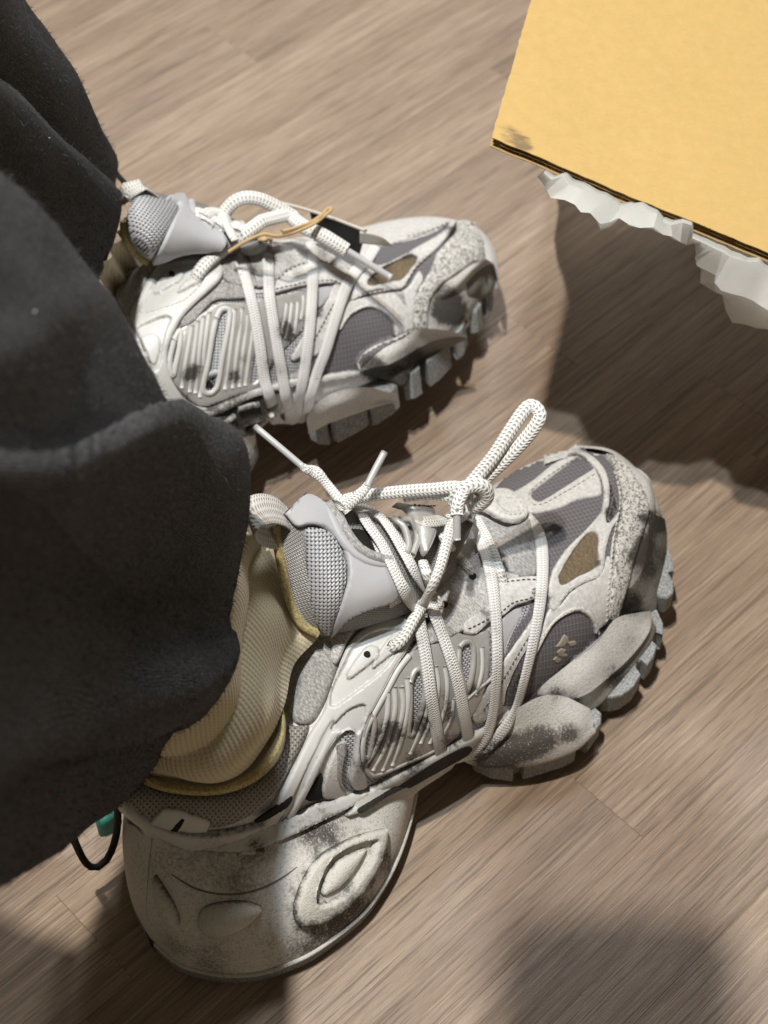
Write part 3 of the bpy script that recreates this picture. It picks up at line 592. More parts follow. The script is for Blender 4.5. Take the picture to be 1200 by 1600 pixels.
FORE = np.array([[13.5, -1.2, 4.8, 2.2, 3.9], [15, -1.9, 5.3, 1.6, 3.8], [17, -2.5, 5.9, 1.3, 3.6], [20, -2.9, 6.4, 1.3, 3.3], [23, -2.8, 6.7, 1.5, 3.2], [26, -2.4, 6.6, 1.7, 3.2], [28.5, -1.6, 6.2, 2.0, 3.3], [30.3, -.4, 5.4, 2.3, 3.5], [31.2, .6, 4.3, 2.7, 3.7], [31.8, 1.6, 3.1, 3.0, 3.8]])
def heel_welt(sh):
    C = cr(HEEL, 80); P = sh.w(np.stack([C[2:76, 0], C[2:76, 1] - .05, np.full(74, 1.0)], 1) / 100); V, F, uv = sweep(P, .0022, .0018, np.tile(sh.M[:3, 2], (74, 1)), 8, power=2)
    mk('welt', V, F, MT['heeloval'], sh.root, uv=uv, dirt=np.full(len(V), .3))
def fore_unit(sh):
    C = cr(FORE, 60); V = []
    for X, yl, yr, zb, zt in C:
        for a, z in ((1.2, zb), (.15, zb), (0, zb + .3), (.1, zt - .3), (.5, zt)): V.append((X, yl + a * min(1, (yr - yl) / 4), z))
        for a, z in ((.5, zt), (.1, zt - .3), (0, zb + .3), (.15, zb), (1.2, zb)): V.append((X, yr - a * min(1, (yr - yl) / 4), z))
    V = sh.w(np.array(V) / 100); F = grid_faces(60, 10, True); F.append(tuple(range(10))); F.append(tuple(590 + j for j in reversed(range(10))))
    o = mk('forefoot_midsole', V, F, MT['white'], sh.root, uv=sh.uv(V), dirt=sh.dirt(V)); sh.bv.append(bvh_of(V, F))
NEARM = Matrix(((math.cos(math.radians(39)), -math.sin(math.radians(39)), 0, -.1046), (math.sin(math.radians(39)), math.cos(math.radians(39)), 0, .3300), (0, 0, 1, 0), (0, 0, 0, 1)))
FARM = Matrix.Translation((-.1910, .5226, .0285)) @ Matrix.Rotation(math.radians(34.616), 4, 'Z') @ Matrix.Rotation(math.radians(4.793), 4, 'Y') @ Matrix.Rotation(math.radians(-18.721), 4, 'X')
near = Shoe(empty('sneaker', NEARM, 'chunky distressed grey sneaker nearer the viewer, its long lace loop sticking up at the toe', 'sneaker', 'pair of distressed sneakers'), NEARM)
far = Shoe(empty('sneaker', FARM, 'distressed grey sneaker farther away, with twine and a black tag in its laces', 'sneaker', 'pair of distressed sneakers'), FARM)
# ------------------------------------------------------------------ pieces shared by both shoes
def prism(sh, name, outline, h, mat, parent=None, inset=.0006):
    B = np.array([sh.plane(*p) for p in outline]); up = sh.M[:3, 2]; c = B.mean(0); n = len(B)
    def ring(k, dz): return B + (c - B) / (np.linalg.norm(c - B, axis=1)[:, None] + 1e-9) * k + up * dz
    R = [ring(inset, 0), ring(0, .0008), ring(0, h - .0008), ring(inset, h)]; V = np.vstack(R)
    a = np.cross(B[1] - B[0], B[2] - B[1]); area = sum(np.cross(B[i] - c, B[(i + 1) % n] - c) @ up for i in range(n)); F = []
    for l in range(3):
        for i in range(n):
            q = (l * n + i, l * n + (i + 1) % n, (l + 1) * n + (i + 1) % n, (l + 1) * n + i); F.append(q if area > 0 else q[::-1])
    bot, top = tuple(range(n)), tuple(3 * n + i for i in range(n)); F += [bot[::-1] if area > 0 else bot, top if area > 0 else top[::-1]]
    return mk(name, V, F, mat, parent or sh.root, smooth=False, dirt=sh.dirt(V) * .5)
def marks(sh, L):
    for px, py, r, k in L:
        hs = [h[0] for h in (q_.ray_cast(Vector(CAMP), Vector(ray(px, py))) for q_ in sh.bv) if h[0] is not None]
        q = np.array(min(hs, key=lambda h: (h - Vector(CAMP)).length)) if hs else sh.plane(px, py, .022)
        sh.marks.append((q, r * depth_of(q) / FPX, k))
def spots(sh, pts, r, mat, name, parent=None, lift=.0004):
    for px, py in pts:
        a = np.linspace(0, 2 * math.pi, 13)[:-1]; panel(sh, name, [(px + r * math.cos(t), py + r * .9 * math.sin(t)) for t in a], mat, t=.0002, bev=1.2, step=2, lift=lift, parent=parent)
def body_with_marks(sh, L):
    """first lay out plain solids to find where the marks fall, then build the real ones carrying them"""
    obs = [upper_body(sh), heel_unit(sh), fore_unit(sh)]
    marks(sh, L)
    for o in [c for c in sh.root.children]:
        me = o.data; n = len(me.vertices); co = np.zeros(n * 3); me.vertices.foreach_get('co', co); P = sh.w(co.reshape(-1, 3))
        if o.name.startswith('heel_outsole') or o.name.startswith('welt'): continue
        me.attributes['dirt'].data.foreach_set('value', sh.dirt(P))
    return obs
# ------------------------------------------------------------------ the near shoe
N_ = near
heel_welt(N_)
body_with_marks(N_, [(790, 1176, 20, 1.1), (845, 1158, 19, 1.1), (756, 1186, 15, 1.), (892, 1146, 13, .9), (820, 1168, 18, .7), (775, 1168, 12, .5), (866, 1084, 13, 1.), (895, 1094, 9, .9), (950, 1025, 30, .3), (985, 1000, 14, .5), (960, 1060, 14, .6),
    (1024, 815, 14, 1.3), (1005, 885, 22, .75), (985, 945, 14, 1.1), (1030, 870, 10, .9), (1000, 850, 14, .5), (475, 1298, 22, .6), (400, 1335, 40, .22), (300, 1340, 34, .25), (265, 1475, 22, .35), (330, 1500, 34, .4), (450, 1490, 40, .4), (520, 1465, 34, .6), (570, 1420, 26, .6), (610, 1350, 22, .6), (520, 1290, 26, .6), (496, 1403, 7, 0.55), (500, 1375, 6, 0.50), (515, 1350, 6, 0.44), (545, 1388, 7, 0.33), (457, 1424, 6, 0.50), (462, 1395, 6, 0.50), (474, 1366, 6, 0.50), (492, 1338, 6, 0.44), (520, 1316, 6, 0.39), (560, 1300, 6, 0.33), (597, 1335, 6, 0.39), (580, 1375, 7, 0.39), (556, 1408, 7, 0.44), (525, 1434, 7, 0.44), (490, 1449, 7, 0.44), (466, 1446, 6, 0.44), (390, 1390, 40, .2), (340, 1370, 40, .2), (250, 1350, 26, .3), (480, 1230, 24, .2),  # small marks from (496, 1403) to (466, 1446) form a dark ring round the leaf relief
    (606, 1140, 13, 1.2), (594, 1165, 12, 1.1), (619, 1145, 11, 1.), (575, 1188, 7, .6), (665, 1105, 9, .8), (655, 1135, 10, .7), (700, 1105, 9, .7), (700, 1120, 10, .7), (745, 1080, 10, .7), (570, 1195, 8, .8), (560, 1215, 8, .7), (520, 1120, 6, .4), (652, 1000, 8, .7), (668, 975, 9, .7), (700, 945, 8, .7), (760, 960, 10, .6), (800, 935, 8, .5), (845, 930, 7, .5), (772, 870, 8, .8), (785, 900, 8, .8), (860, 935, 6, .5), (935, 880, 6, .5), (1010, 850, 9, .8), (1000, 810, 7, .7), (990, 870, 8, .6), (948, 800, 6, .7), (660, 1130, 12, .9), (690, 1085, 10, .7), (735, 1075, 8, .5), (650, 1185, 16, .8), (700, 1160, 16, .9), (600, 1225, 14, .6), (640, 1210, 14, .9),  # first marks darken the cage with the dark reflection gradient of its metal
    (695, 985, 12, .5), (735, 935, 10, .4), (720, 905, 8, .6), (770, 985, 10, .5), (830, 930, 9, .35), (760, 900, 8, .7), (642, 830, 9, .9), (660, 850, 8, .6), (955, 770, 9, .4), (905, 712, 10, .4), (820, 770, 9, .25), (440, 1285, 12, .5), (400, 1318, 10, .6), (340, 1290, 24, .3), (545, 1170, 10, .5), (555, 1195, 8, .5)])
MR = N_.root
# forefoot sole: three outer lobes, each a midsole block over its outsole lug
b1, bb1 = loft(N_, 'midsole_lobe', [[(700, 1165, 0.0390), (745, 1143, 0.0410), (790, 1118, 0.0430), (842, 1089, 0.0440), (880, 1088, 0.0390), (922, 1107, 0.0300)], [(715, 1178, 0.0330), (745, 1165, 0.0340), (790, 1148, 0.0340), (850, 1129, 0.0330), (900, 1127, 0.0300), (927, 1123, 0.0250)], [(722, 1186, 0.0250), (750, 1182, 0.0270), (800, 1176, 0.0280), (850, 1160, 0.0280), (900, 1148, 0.0260), (927, 1135, 0.0230)], [(732, 1193, 0.0170), (762, 1200, 0.0170), (835, 1196, 0.0170), (897, 1175, 0.0180), (930, 1146, 0.0190)], [(745, 1185, 0.0110), (790, 1180, 0.0110), (850, 1165, 0.0120), (900, 1140, 0.0140)]], 70, 40, MT['foam'])
b2, bb2 = loft(N_, 'midsole_lobe', [[(838, 1080, 0.0410), (860, 1060, 0.0430), (905, 1024, 0.0450), (940, 993, 0.0470), (963, 966, 0.0480), (1000, 957, 0.0410), (1017, 955, 0.0350)], [(840, 1086, 0.0380), (866, 1083, 0.0370), (910, 1058, 0.0380), (945, 1027, 0.0390), (977, 995, 0.0390), (1005, 972, 0.0360), (1018, 960, 0.0330)], [(842, 1090, 0.0350), (872, 1096, 0.0320), (914, 1086, 0.0300), (950, 1059, 0.0300), (985, 1027, 0.0300), (1013, 990, 0.0310), (1019, 966, 0.0310)]], 80, 36, MT['foam'])
b3, bb3 = loft(N_, 'midsole_facet', [[(842, 1090, 0.0350), (872, 1096, 0.0322), (914, 1086, 0.0302), (950, 1059, 0.0302), (985, 1027, 0.0302), (1013, 990, 0.0312), (1019, 966, 0.0310)], [(846, 1096, 0.0310), (878, 1103, 0.0270), (920, 1101, 0.0240), (950, 1072, 0.0240), (982, 1038, 0.0250), (1012, 1000, 0.0270), (1022, 975, 0.0290)], [(860, 1102, 0.0230), (890, 1108, 0.0210), (926, 1109, 0.0190), (956, 1082, 0.0200), (990, 1042, 0.0210), (1015, 1006, 0.0230), (1024, 985, 0.0250)], [(870, 1095, 0.0150), (900, 1095, 0.0150), (930, 1085, 0.0150), (960, 1050, 0.0170), (990, 1015, 0.0190)]], 70, 26, MT['dark'])
b4, bb4 = loft(N_, 'toe_facet', [[(1013, 793, 0.0580), (1006, 825, 0.0570), (996, 852, 0.0550), (981, 905, 0.0520), (971, 940, 0.0490), (964, 964, 0.0450)], [(1024, 803, 0.0550), (1020, 830, 0.0520), (1012, 868, 0.0480), (999, 910, 0.0450), (984, 938, 0.0430), (966, 964, 0.0420)], [(1033, 808, 0.0500), (1034, 834, 0.0460), (1027, 877, 0.0400), (1016, 911, 0.0370), (1005, 936, 0.0360), (988, 950, 0.0360), (967, 966, 0.0400)]], 60, 30, MT['dark'])
b5, bb5 = loft(N_, 'toe_facet', [[(1033, 808, 0.0500), (1034, 834, 0.0462), (1027, 877, 0.0402), (1016, 911, 0.0372), (1005, 936, 0.0362), (988, 950, 0.0362), (967, 966, 0.0400)], [(1037, 810, 0.0460), (1040, 838, 0.0410), (1035, 880, 0.0340), (1026, 918, 0.0310), (1016, 948, 0.0300), (990, 958, 0.0320), (968, 968, 0.0360)], [(1038, 812, 0.0400), (1041, 842, 0.0350), (1038, 884, 0.0270), (1029, 925, 0.0240), (1022, 957, 0.0230), (990, 964, 0.0260), (969, 972, 0.0310)], [(1025, 840, 0.0270), (1015, 890, 0.0230), (1000, 935, 0.0230), (975, 960, 0.0250)]], 60, 24, MT['dark'])
b6, bb6 = loft(N_, 'toe_rim', [[(900, 700, .050), (935, 702, .054), (962, 712, .056), (985, 736, .057), (1003, 766, .056), (1013, 793, .053)], [(905, 696, .046), (945, 700, .050), (974, 716, .052), (998, 742, .052), (1016, 772, .050), (1027, 803, .048)], [(910, 700, .040), (955, 705, .043), (985, 724, .044), (1008, 750, .044), (1025, 780, .043), (1037, 812, .040)], [(950, 720, .03), (985, 740, .03), (1008, 770, .03), (1025, 800, .03)]], 50, 24, MT['foam'])
prism(N_, 'outsole_lug', [(732, 1188, .004), (740, 1205, .004), (765, 1217, .004), (800, 1222, .004), (802, 1211, .004), (812, 1206, .004), (817, 1219, .004), (880, 1200, .005), (897, 1190, .005), (892, 1178, .005), (896, 1170, .005), (906, 1171, .006), (916, 1177, .006), (935, 1151, .007), (936, 1135, .008), (915, 1115, .008), (880, 1125, .006), (800, 1155, .005), (760, 1170, .004)], .0125, MT['rubber'])
prism(N_, 'outsole_lug', [(938, 1112, .007), (952, 1113, .007), (966, 1110, .007), (985, 1096, .008), (996, 1078, .008), (988, 1068, .008), (990, 1057, .009), (998, 1055, .009), (1006, 1063, .009), (1016, 1050, .009), (1022, 1031, .01), (1012, 1022, .01), (1012, 1011, .011), (1020, 1010, .011), (1031, 1014, .011), (1031, 997, .012), (1021, 975, .013), (995, 985, .012), (960, 1030, .01), (925, 1070, .008), (918, 1095, .007)], .0135, MT['rubber'])
prism(N_, 'outsole_lug', [(1028, 957, .015), (1038, 958, .015), (1047, 949, .016), (1047, 933, .016), (1041, 920, .017), (1038, 917, .017), (1048, 915, .017), (1045, 896, .018), (1038, 876, .02), (1020, 880, .02), (1008, 920, .018), (1013, 948, .016)], .013, MT['rubber'])
for bb in (bb1, bb2, bb4, bb6): N_.bv.append(bb)
# vamp cloth and the pale quarter round the oval window
panel(N_, 'ripstop_vamp', [(756, 800), (790, 745), (850, 712), (920, 700), (952, 722), (966, 760), (968, 800), (956, 850), (952, 905), (948, 975), (930, 1005), (860, 1060), (815, 1100), (770, 1090), (800, 990), (830, 940), (825, 860), (800, 820)], MT['ripstop'], t=.0004, bev=3, step=5, ang=.25)
panel(N_, 'quarter_overlay', [(822, 1030), (842, 985), (858, 950), (872, 946), (890, 925), (912, 910), (936, 896), (944, 876), (949, 868), (955, 880), (956, 910), (953, 945), (950, 968), (938, 980), (929, 988), (925, 978), (919, 966), (904, 955), (885, 958), (862, 973), (846, 997), (832, 1030)], MT['leather'], t=.0013, bev=3, step=3)
panel(N_, 'oval_rim', [(822, 1032), (845, 990), (864, 966), (886, 951), (906, 948), (924, 958), (931, 976), (930, 988), (926, 988), (924, 978), (919, 967), (904, 956), (885, 959), (863, 974), (847, 998), (830, 1030)], MT['leather'], t=.0017, bev=3, step=3, lift=.0005)
tp = panel(N_, 'toe_overlay', [(858, 952), (853, 932), (856, 908), (866, 884), (886, 856), (911, 832), (934, 806), (941, 785), (941, 765), (935, 745), (922, 728), (902, 716), (875, 713), (850, 718), (855, 709), (880, 703), (906, 706), (930, 719), (946, 740), (952, 765), (951, 790), (946, 815), (952, 817), (966, 800), (964, 815), (952, 835), (944, 865), (941, 890), (930, 905), (908, 914), (886, 928), (866, 953)], MT['leather'], t=.0015, bev=3, step=3, lift=.0004, holes=[[(871, 908), (872, 899), (886, 876), (902, 853), (916, 838), (926, 834), (933, 840), (932, 862), (931, 881), (921, 892), (900, 902), (882, 913), (874, 914)]])
panel(N_, 'suede_inset', [(868, 909), (870, 898), (885, 873), (901, 850), (916, 835), (928, 831), (936, 838), (935, 864), (933, 884), (921, 895), (900, 905), (880, 917), (871, 917)], MT['suedebrown'], t=.0006, bev=2, step=4, lift=.0002)
panel(N_, 'toe_channel', [(934, 724), (941, 730), (954, 750), (961, 775), (965, 795), (957, 812), (946, 823), (939, 812), (946, 790), (948, 770), (944, 752), (936, 734)], MT['channel'], t=.0004, bev=2, step=4)
panel(N_, 'toe_bumper', [(926, 703), (937, 706), (952, 722), (962, 744), (969, 768), (969, 796), (961, 838), (955, 885), (950, 930), (948, 962), (954, 970), (962, 962), (971, 938), (979, 908), (993, 860), (1004, 826), (1012, 795), (1004, 768), (986, 738), (963, 715), (943, 704)], MT['crackle'], t=.002, bev=4, step=3, lift=.0003)
panel(N_, 'center_strip', [(818, 800), (800, 790), (790, 778), (812, 765), (835, 750), (862, 728), (885, 716), (904, 715), (924, 727), (936, 747), (940, 770), (934, 777), (905, 783), (876, 795), (850, 802), (832, 804)], MT['leather'], t=.0013, bev=3, step=3, holes=[[(831, 778), (833, 770), (850, 757), (875, 737), (895, 724), (907, 720), (919, 725), (926, 733), (910, 744), (880, 763), (858, 777), (843, 785), (835, 783)]])
panel(N_, 'heel_oval', [(309, 1437), (312, 1424), (325, 1413), (345, 1408), (372, 1406), (395, 1409), (408, 1416), (410, 1424), (400, 1436), (385, 1448), (365, 1458), (340, 1464), (320, 1459), (311, 1449)], MT['heeloval'], t=.0014, bev=6, step=4, pillow=.006)
panel(N_, 'heel_oval', [(243, 1366), (248, 1370), (260, 1388), (274, 1412), (282, 1435), (280, 1444), (268, 1443), (256, 1432), (248, 1412), (243, 1390)], MT['heeloval'], t=.0014, bev=5, step=3, pillow=.004)
leaf = [(599, 1293), (602, 1297), (600, 1318), (592, 1345), (578, 1372), (556, 1402), (532, 1424), (505, 1440), (480, 1447), (463, 1443), (457, 1428), (459, 1406), (468, 1380), (480, 1357), (498, 1335), (525, 1318), (560, 1303)]
leafi = [(579, 1314), (580, 1320), (572, 1342), (556, 1368), (538, 1390), (518, 1404), (502, 1410), (493, 1409), (492, 1398), (497, 1378), (506, 1358), (520, 1340), (545, 1325)]
panel(N_, 'heel_leaf', leaf, MT['heeloval'], t=.0045, bev=9, step=4, relief=[(leafi, .0075, 6)], lift=-.0004)
panel(N_, 'leaf_core', [(571, 1324), (566, 1342), (551, 1366), (533, 1386), (515, 1397), (502, 1400), (500, 1390), (506, 1372), (515, 1356), (528, 1342), (548, 1332)], MT['heeloval'], t=.0008, bev=6, step=4, pillow=.003)
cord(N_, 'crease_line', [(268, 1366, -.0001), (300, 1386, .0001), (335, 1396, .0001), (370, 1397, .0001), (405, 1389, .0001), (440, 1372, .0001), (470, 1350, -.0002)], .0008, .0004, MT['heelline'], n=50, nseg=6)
# shank under the arch
panel(N_, 'arch_shank', [(500, 1256), (530, 1248), (560, 1236), (600, 1214), (640, 1193), (690, 1166), (745, 1137), (790, 1112), (806, 1102), (810, 1106), (795, 1116), (762, 1138), (735, 1164), (700, 1195), (660, 1212), (640, 1222), (612, 1238), (575, 1262), (545, 1276), (537, 1272), (548, 1258), (525, 1262)], MT['plate'], t=.003, bev=6, step=4, lift=.0004)
panel(N_, 'shank_channel', [(552, 1264), (587, 1240), (640, 1203), (680, 1178), (722, 1158), (730, 1168), (700, 1187), (655, 1212), (600, 1243), (564, 1269)], MT['channel'], t=.0004, bev=2, step=3, lift=.0032)
loft(N_, 'arch_web', [[(560, 1270, .042), (600, 1246, .040), (650, 1218, .036), (690, 1198, .032), (715, 1186, .028)], [(590, 1290, .03), (620, 1265, .028), (648, 1240, .024), (675, 1222, .022), (700, 1205, .02)], [(628, 1300, .012), (641, 1265, .010), (648, 1228, .009), (652, 1212, .012), (660, 1205, .018)]], 30, 20, MT['foam'])
# moulded lace plate, its arm running down to the heel
plate = panel(N_, 'lace_plate', [(640, 966), (612, 966), (580, 977), (556, 995), (540, 1017), (526, 1052), (512, 1090), (503, 1115), (482, 1148), (460, 1190), (435, 1235), (415, 1268), (395, 1300), (370, 1334), (384, 1337), (402, 1333), (425, 1305), (448, 1283), (470, 1250), (492, 1210), (512, 1172), (528, 1150), (545, 1140), (553, 1150), (549, 1180), (541, 1212), (552, 1230), (570, 1226), (571, 1212), (563, 1190), (560, 1165), (566, 1138), (580, 1110), (597, 1080), (615, 1047), (634, 1018), (648, 992), (650, 974)], MT['plate'], t=.0028, bev=6, step=3, lift=.0004,
    relief=[([(517, 1099), (520, 1078), (540, 1037), (553, 1013), (575, 994), (600, 986), (622, 985), (634, 990), (632, 1003), (617, 1022), (595, 1050), (560, 1078), (530, 1101), (520, 1104)], .0019, 1.4), ([(543, 1058), (546, 1048), (566, 1020), (579, 1011), (590, 1016), (586, 1030), (562, 1050), (547, 1061)], -.0015, 1.4), ([(581, 1045), (585, 1031), (604, 1003), (620, 990), (628, 1008), (606, 1026), (588, 1040)], -.0015, 1.4),
            ([(516, 1138), (540, 1111), (560, 1100), (569, 1101), (567, 1122), (557, 1143), (546, 1136), (530, 1141)], .0016, 1.4), ([(400, 1322), (440, 1262), (480, 1190), (515, 1130), (520, 1136), (486, 1196), (446, 1268), (408, 1324)], .0009, 2)])
spots(N_, [(573, 1024)], 5.2, MT['hole'], 'lace_hole', plate, lift=.0036)
panel(N_, 'lace_hole', [(603, 1012), (606, 1004), (612, 1003), (614, 1010), (609, 1015)], MT['hole'], t=.0002, bev=1.2, step=2, lift=.0036, parent=plate)
panel(N_, 'plate_tab', [(505, 1246), (500, 1234), (505, 1210), (514, 1184), (526, 1162), (538, 1156), (541, 1164), (533, 1188), (530, 1212), (538, 1230), (548, 1238), (528, 1244)], MT['white'], t=.0018, bev=4, step=3, lift=.0002)
panel(N_, 'tab_slot', [(524, 1166), (536, 1158), (540, 1166), (533, 1190), (531, 1214), (538, 1231), (530, 1228), (523, 1210), (524, 1186)], MT['suede'], t=.0006, bev=2, step=3, lift=.0018)
panel(N_, 'mesh_underlay', [(500, 1236), (520, 1170), (550, 1130), (566, 1100), (610, 1040), (650, 1000), (720, 975), (775, 990), (800, 950), (845, 950), (840, 1000), (800, 1080), (760, 1130), (700, 1160), (640, 1195), (575, 1225), (530, 1240)], MT['netfine'], t=.0003, bev=2, step=5, ang=.4)
# silver cage with windows over mesh
CW = [[(578, 1115), (584, 1122), (584, 1146), (577, 1180), (569, 1184), (566, 1165), (570, 1138)], [(641, 1066), (647, 1050), (656, 1046), (663, 1062), (663, 1092), (656, 1118), (645, 1145), (638, 1146), (640, 1115)], [(717, 1012), (725, 1004), (735, 1004), (740, 1018), (738, 1050), (730, 1080), (723, 1066), (717, 1040)]]
cage = panel(N_, 'cage', [(567, 1206), (562, 1190), (562, 1160), (568, 1138), (584, 1108), (600, 1078), (618, 1048), (636, 1022), (655, 1010), (690, 1002), (708, 985), (724, 992), (745, 988), (762, 985), (764, 1010), (762, 1050), (752, 1090), (735, 1120), (714, 1148), (690, 1168), (655, 1184), (620, 1200), (585, 1214)], MT['chrome'], t=.0016, bev=4, step=3,
    holes=[[(578, 1115), (584, 1122), (584, 1146), (577, 1180), (569, 1184), (566, 1165), (570, 1138)], [(641, 1066), (647, 1050), (656, 1046), (663, 1062), (663, 1092), (656, 1118), (645, 1145), (638, 1146), (640, 1115)], [(717, 1012), (725, 1004), (735, 1004), (740, 1018), (738, 1050), (730, 1080), (723, 1066), (717, 1040)]])
for L in ([(606, 1080), (604, 1120), (590, 1162), (570, 1196)], [(616, 1072), (616, 1115), (601, 1168), (582, 1202)], [(627, 1072), (629, 1110), (615, 1160), (597, 1202)], [(636, 1058), (637, 1100), (628, 1150), (612, 1194)], [(668, 1070), (667, 1105), (656, 1140), (640, 1176)], [(680, 1040), (684, 1075), (676, 1115), (656, 1160)], [(694, 1040), (698, 1075), (690, 1120), (670, 1160)], [(708, 1090), (704, 1120), (690, 1150)], [(752, 1010), (752, 1050), (742, 1085)]):
    cord(N_, 'cage_rib', [(x, y, .0016) for x, y in L], .0025, .0024, MT['plate'], n=26, parent=cage, nseg=10, power=2.4)
for Q in CW: cord(N_, 'window_frame', [(x, y, .0014) for x, y in Q + Q[:1]], .0026, .0026, MT['chrome'], n=60, parent=cage, nseg=8, power=2.4)
cord(N_, 'cage_rim', [(640, 1024, .0014), (622, 1047, .0014), (604, 1080, .0014), (586, 1112, .0014), (571, 1142, .0014), (566, 1170, .0014), (570, 1200, .0014), (585, 1210, .0014), (620, 1197, .0014), (660, 1180, .0014), (692, 1164, .0014)], .0028, .0026, MT['plate'], n=80, parent=cage, nseg=8)
cord(N_, 'cage_rib', [(730, 1092, .002), (750, 1074, .002), (768, 1060, .0015), (785, 1040, .001)], .0016, .0016, MT['guard'], n=20, parent=cage, nseg=8)
# padded suede at the ankle, knit collar, lining
panel(N_, 'ankle_pad', [(436, 1076), (441, 1100), (451, 1118), (463, 1132), (480, 1134), (496, 1122), (512, 1092), (528, 1050), (548, 1004), (580, 974), (636, 962), (640, 950), (615, 944), (580, 950), (548, 966), (508, 980), (474, 1004), (450, 1038)], MT['suede'], t=.003, bev=9, step=4, pillow=.002)
panel(N_, 'ankle_pad_light', [(510, 992), (548, 968), (580, 950), (615, 944), (641, 950), (638, 964), (600, 968), (570, 980), (548, 1002), (530, 1040), (521, 1030), (522, 1008)], MT['suedelight'], t=.0012, bev=4, step=4, lift=.0042)
panel(N_, 'collar', [(188, 1232), (196, 1208), (230, 1228), (275, 1240), (320, 1243), (360, 1238), (398, 1222), (428, 1196), (444, 1165), (450, 1128), (462, 1134), (484, 1134), (474, 1162), (452, 1200), (430, 1236), (402, 1262), (360, 1284), (310, 1290), (258, 1282), (215, 1262)], MT['knit'], t=.003, bev=8, step=4, pillow=.001, ang=.5)
panel(N_, 'heel_band', [(186, 1226), (200, 1246), (230, 1272), (268, 1290), (312, 1297), (360, 1293), (412, 1280), (470, 1264), (520, 1250), (562, 1234), (572, 1242), (540, 1264), (500, 1284), (455, 1306), (405, 1326), (360, 1332), (310, 1326), (262, 1308), (220, 1284), (190, 1256)], MT['plate'], t=.0026, bev=5, step=4, lift=.001)
panel(N_, 'dark_gap', [(392, 1276), (410, 1263), (432, 1249), (452, 1236), (446, 1252), (425, 1266), (405, 1276)], MT['hole'], t=.0002, bev=2, step=4, lift=.0032)
panel(N_, 'dark_gap', [(476, 1248), (488, 1224), (502, 1206), (500, 1228), (504, 1244)], MT['hole'], t=.0002, bev=2, step=4, lift=.0012)
panel(N_, 'pull_label', [(238, 1275), (256, 1256), (275, 1258), (326, 1273), (320, 1290), (300, 1290), (262, 1284)], MT['plate'], t=.0012, bev=3, step=4, lift=.0036, sharp=True)
panel(N_, 'label_mark', [(268, 1284), (282, 1268), (288, 1270), (278, 1287)], MT['hole'], t=.0003, bev=1, step=3, lift=.0046, sharp=True)
loft(N_, 'lining', [[(188, 1204, .092), (215, 1222, .093), (262, 1238, .094), (318, 1243, .094), (362, 1237, .094), (402, 1219, .095), (430, 1192, .096), (443, 1162, .097), (446, 1130, .099), (440, 1090, .102)], [(195, 1196, .096), (222, 1212, .097), (266, 1227, .097), (318, 1232, .097), (358, 1226, .098), (394, 1208, .098), (422, 1182, .099), (437, 1154, .100), (440, 1125, .101), (436, 1090, .104)], [(205, 1192, .088), (235, 1205, .088), (272, 1216, .088), (318, 1220, .088), (352, 1214, .088), (384, 1198, .088), (410, 1170, .089), (426, 1142, .09), (430, 1115, .093), (428, 1085, .098)], [(230, 1188, .072), (255, 1195, .072), (285, 1203, .072), (318, 1206, .072), (346, 1200, .072), (372, 1186, .073), (396, 1158, .075), (410, 1125, .078), (415, 1100, .083), (416, 1075, .09)]], 90, 26, MT['lining'])
# sock: bunched rib knit coming out of the collar
def sock_bump(u, v):
    return .0062 * (np.abs(np.sin(v * 8.5 + .9 * np.sin(u * 4 + 1))) ** .7 - .5) * np.clip(v * 4, 0, 1) + .001 * np.sin(u * 22 + v * 9)
so, _ = loft(N_, 'sock', [[(196, 1200, .090), (240, 1212, .092), (290, 1222, .096), (330, 1224, .098), (372, 1208, .099), (403, 1184, .1), (426, 1150, .101), (440, 1105, .104), (462, 1040, .108), (500, 990, .108), (505, 960, .105)], [(175, 1170, .102), (225, 1190, .108), (280, 1202, .113), (330, 1198, .116), (365, 1180, .117), (393, 1150, .118), (412, 1110, .119), (425, 1060, .120), (440, 1005, .120), (456, 965, .118), (470, 930, .115)], [(160, 1140, .120), (215, 1165, .125), (265, 1160, .130), (315, 1135, .133), (350, 1105, .134), (374, 1060, .135), (390, 1010, .135), (402, 960, .134), (412, 915, .13), (425, 880, .126)], [(140, 1100, .145), (200, 1110, .150), (250, 1090, .152), (290, 1060, .154), (322, 1020, .154), (345, 970, .154), (362, 920, .152), (376, 880, .148), (392, 855, .142), (408, 840, .136)], [(120, 1050, .175), (170, 1030, .18), (220, 1000, .182), (255, 970, .182), (280, 930, .182), (300, 890, .18), (315, 860, .176), (330, 830, .17)]], 150, 90, MT['sock'], root=False, parent=person, bump=sock_bump)
so.name = 'sock'
stitches(N_, [[(866, 946), (886, 922), (908, 908), (928, 899), (936, 886), (938, 864), (946, 838), (960, 815)], [(860, 940), (860, 912), (870, 888), (890, 860), (914, 836), (938, 808), (946, 785), (946, 765), (938, 742), (924, 724), (904, 711)], [(822, 1026), (846, 990), (864, 969), (886, 954), (905, 951), (922, 960), (931, 982), (932, 1000)], [(832, 790), (824, 783), (829, 770), (850, 752), (878, 732), (905, 716)], [(832, 792), (848, 790), (870, 778), (895, 764), (930, 742)], [(958, 740), (967, 768), (966, 797), (957, 840), (951, 890), (946, 930), (944, 972)]], MT['thread'], on=5.5, off=2.5, r=.00032, lift=.0019)
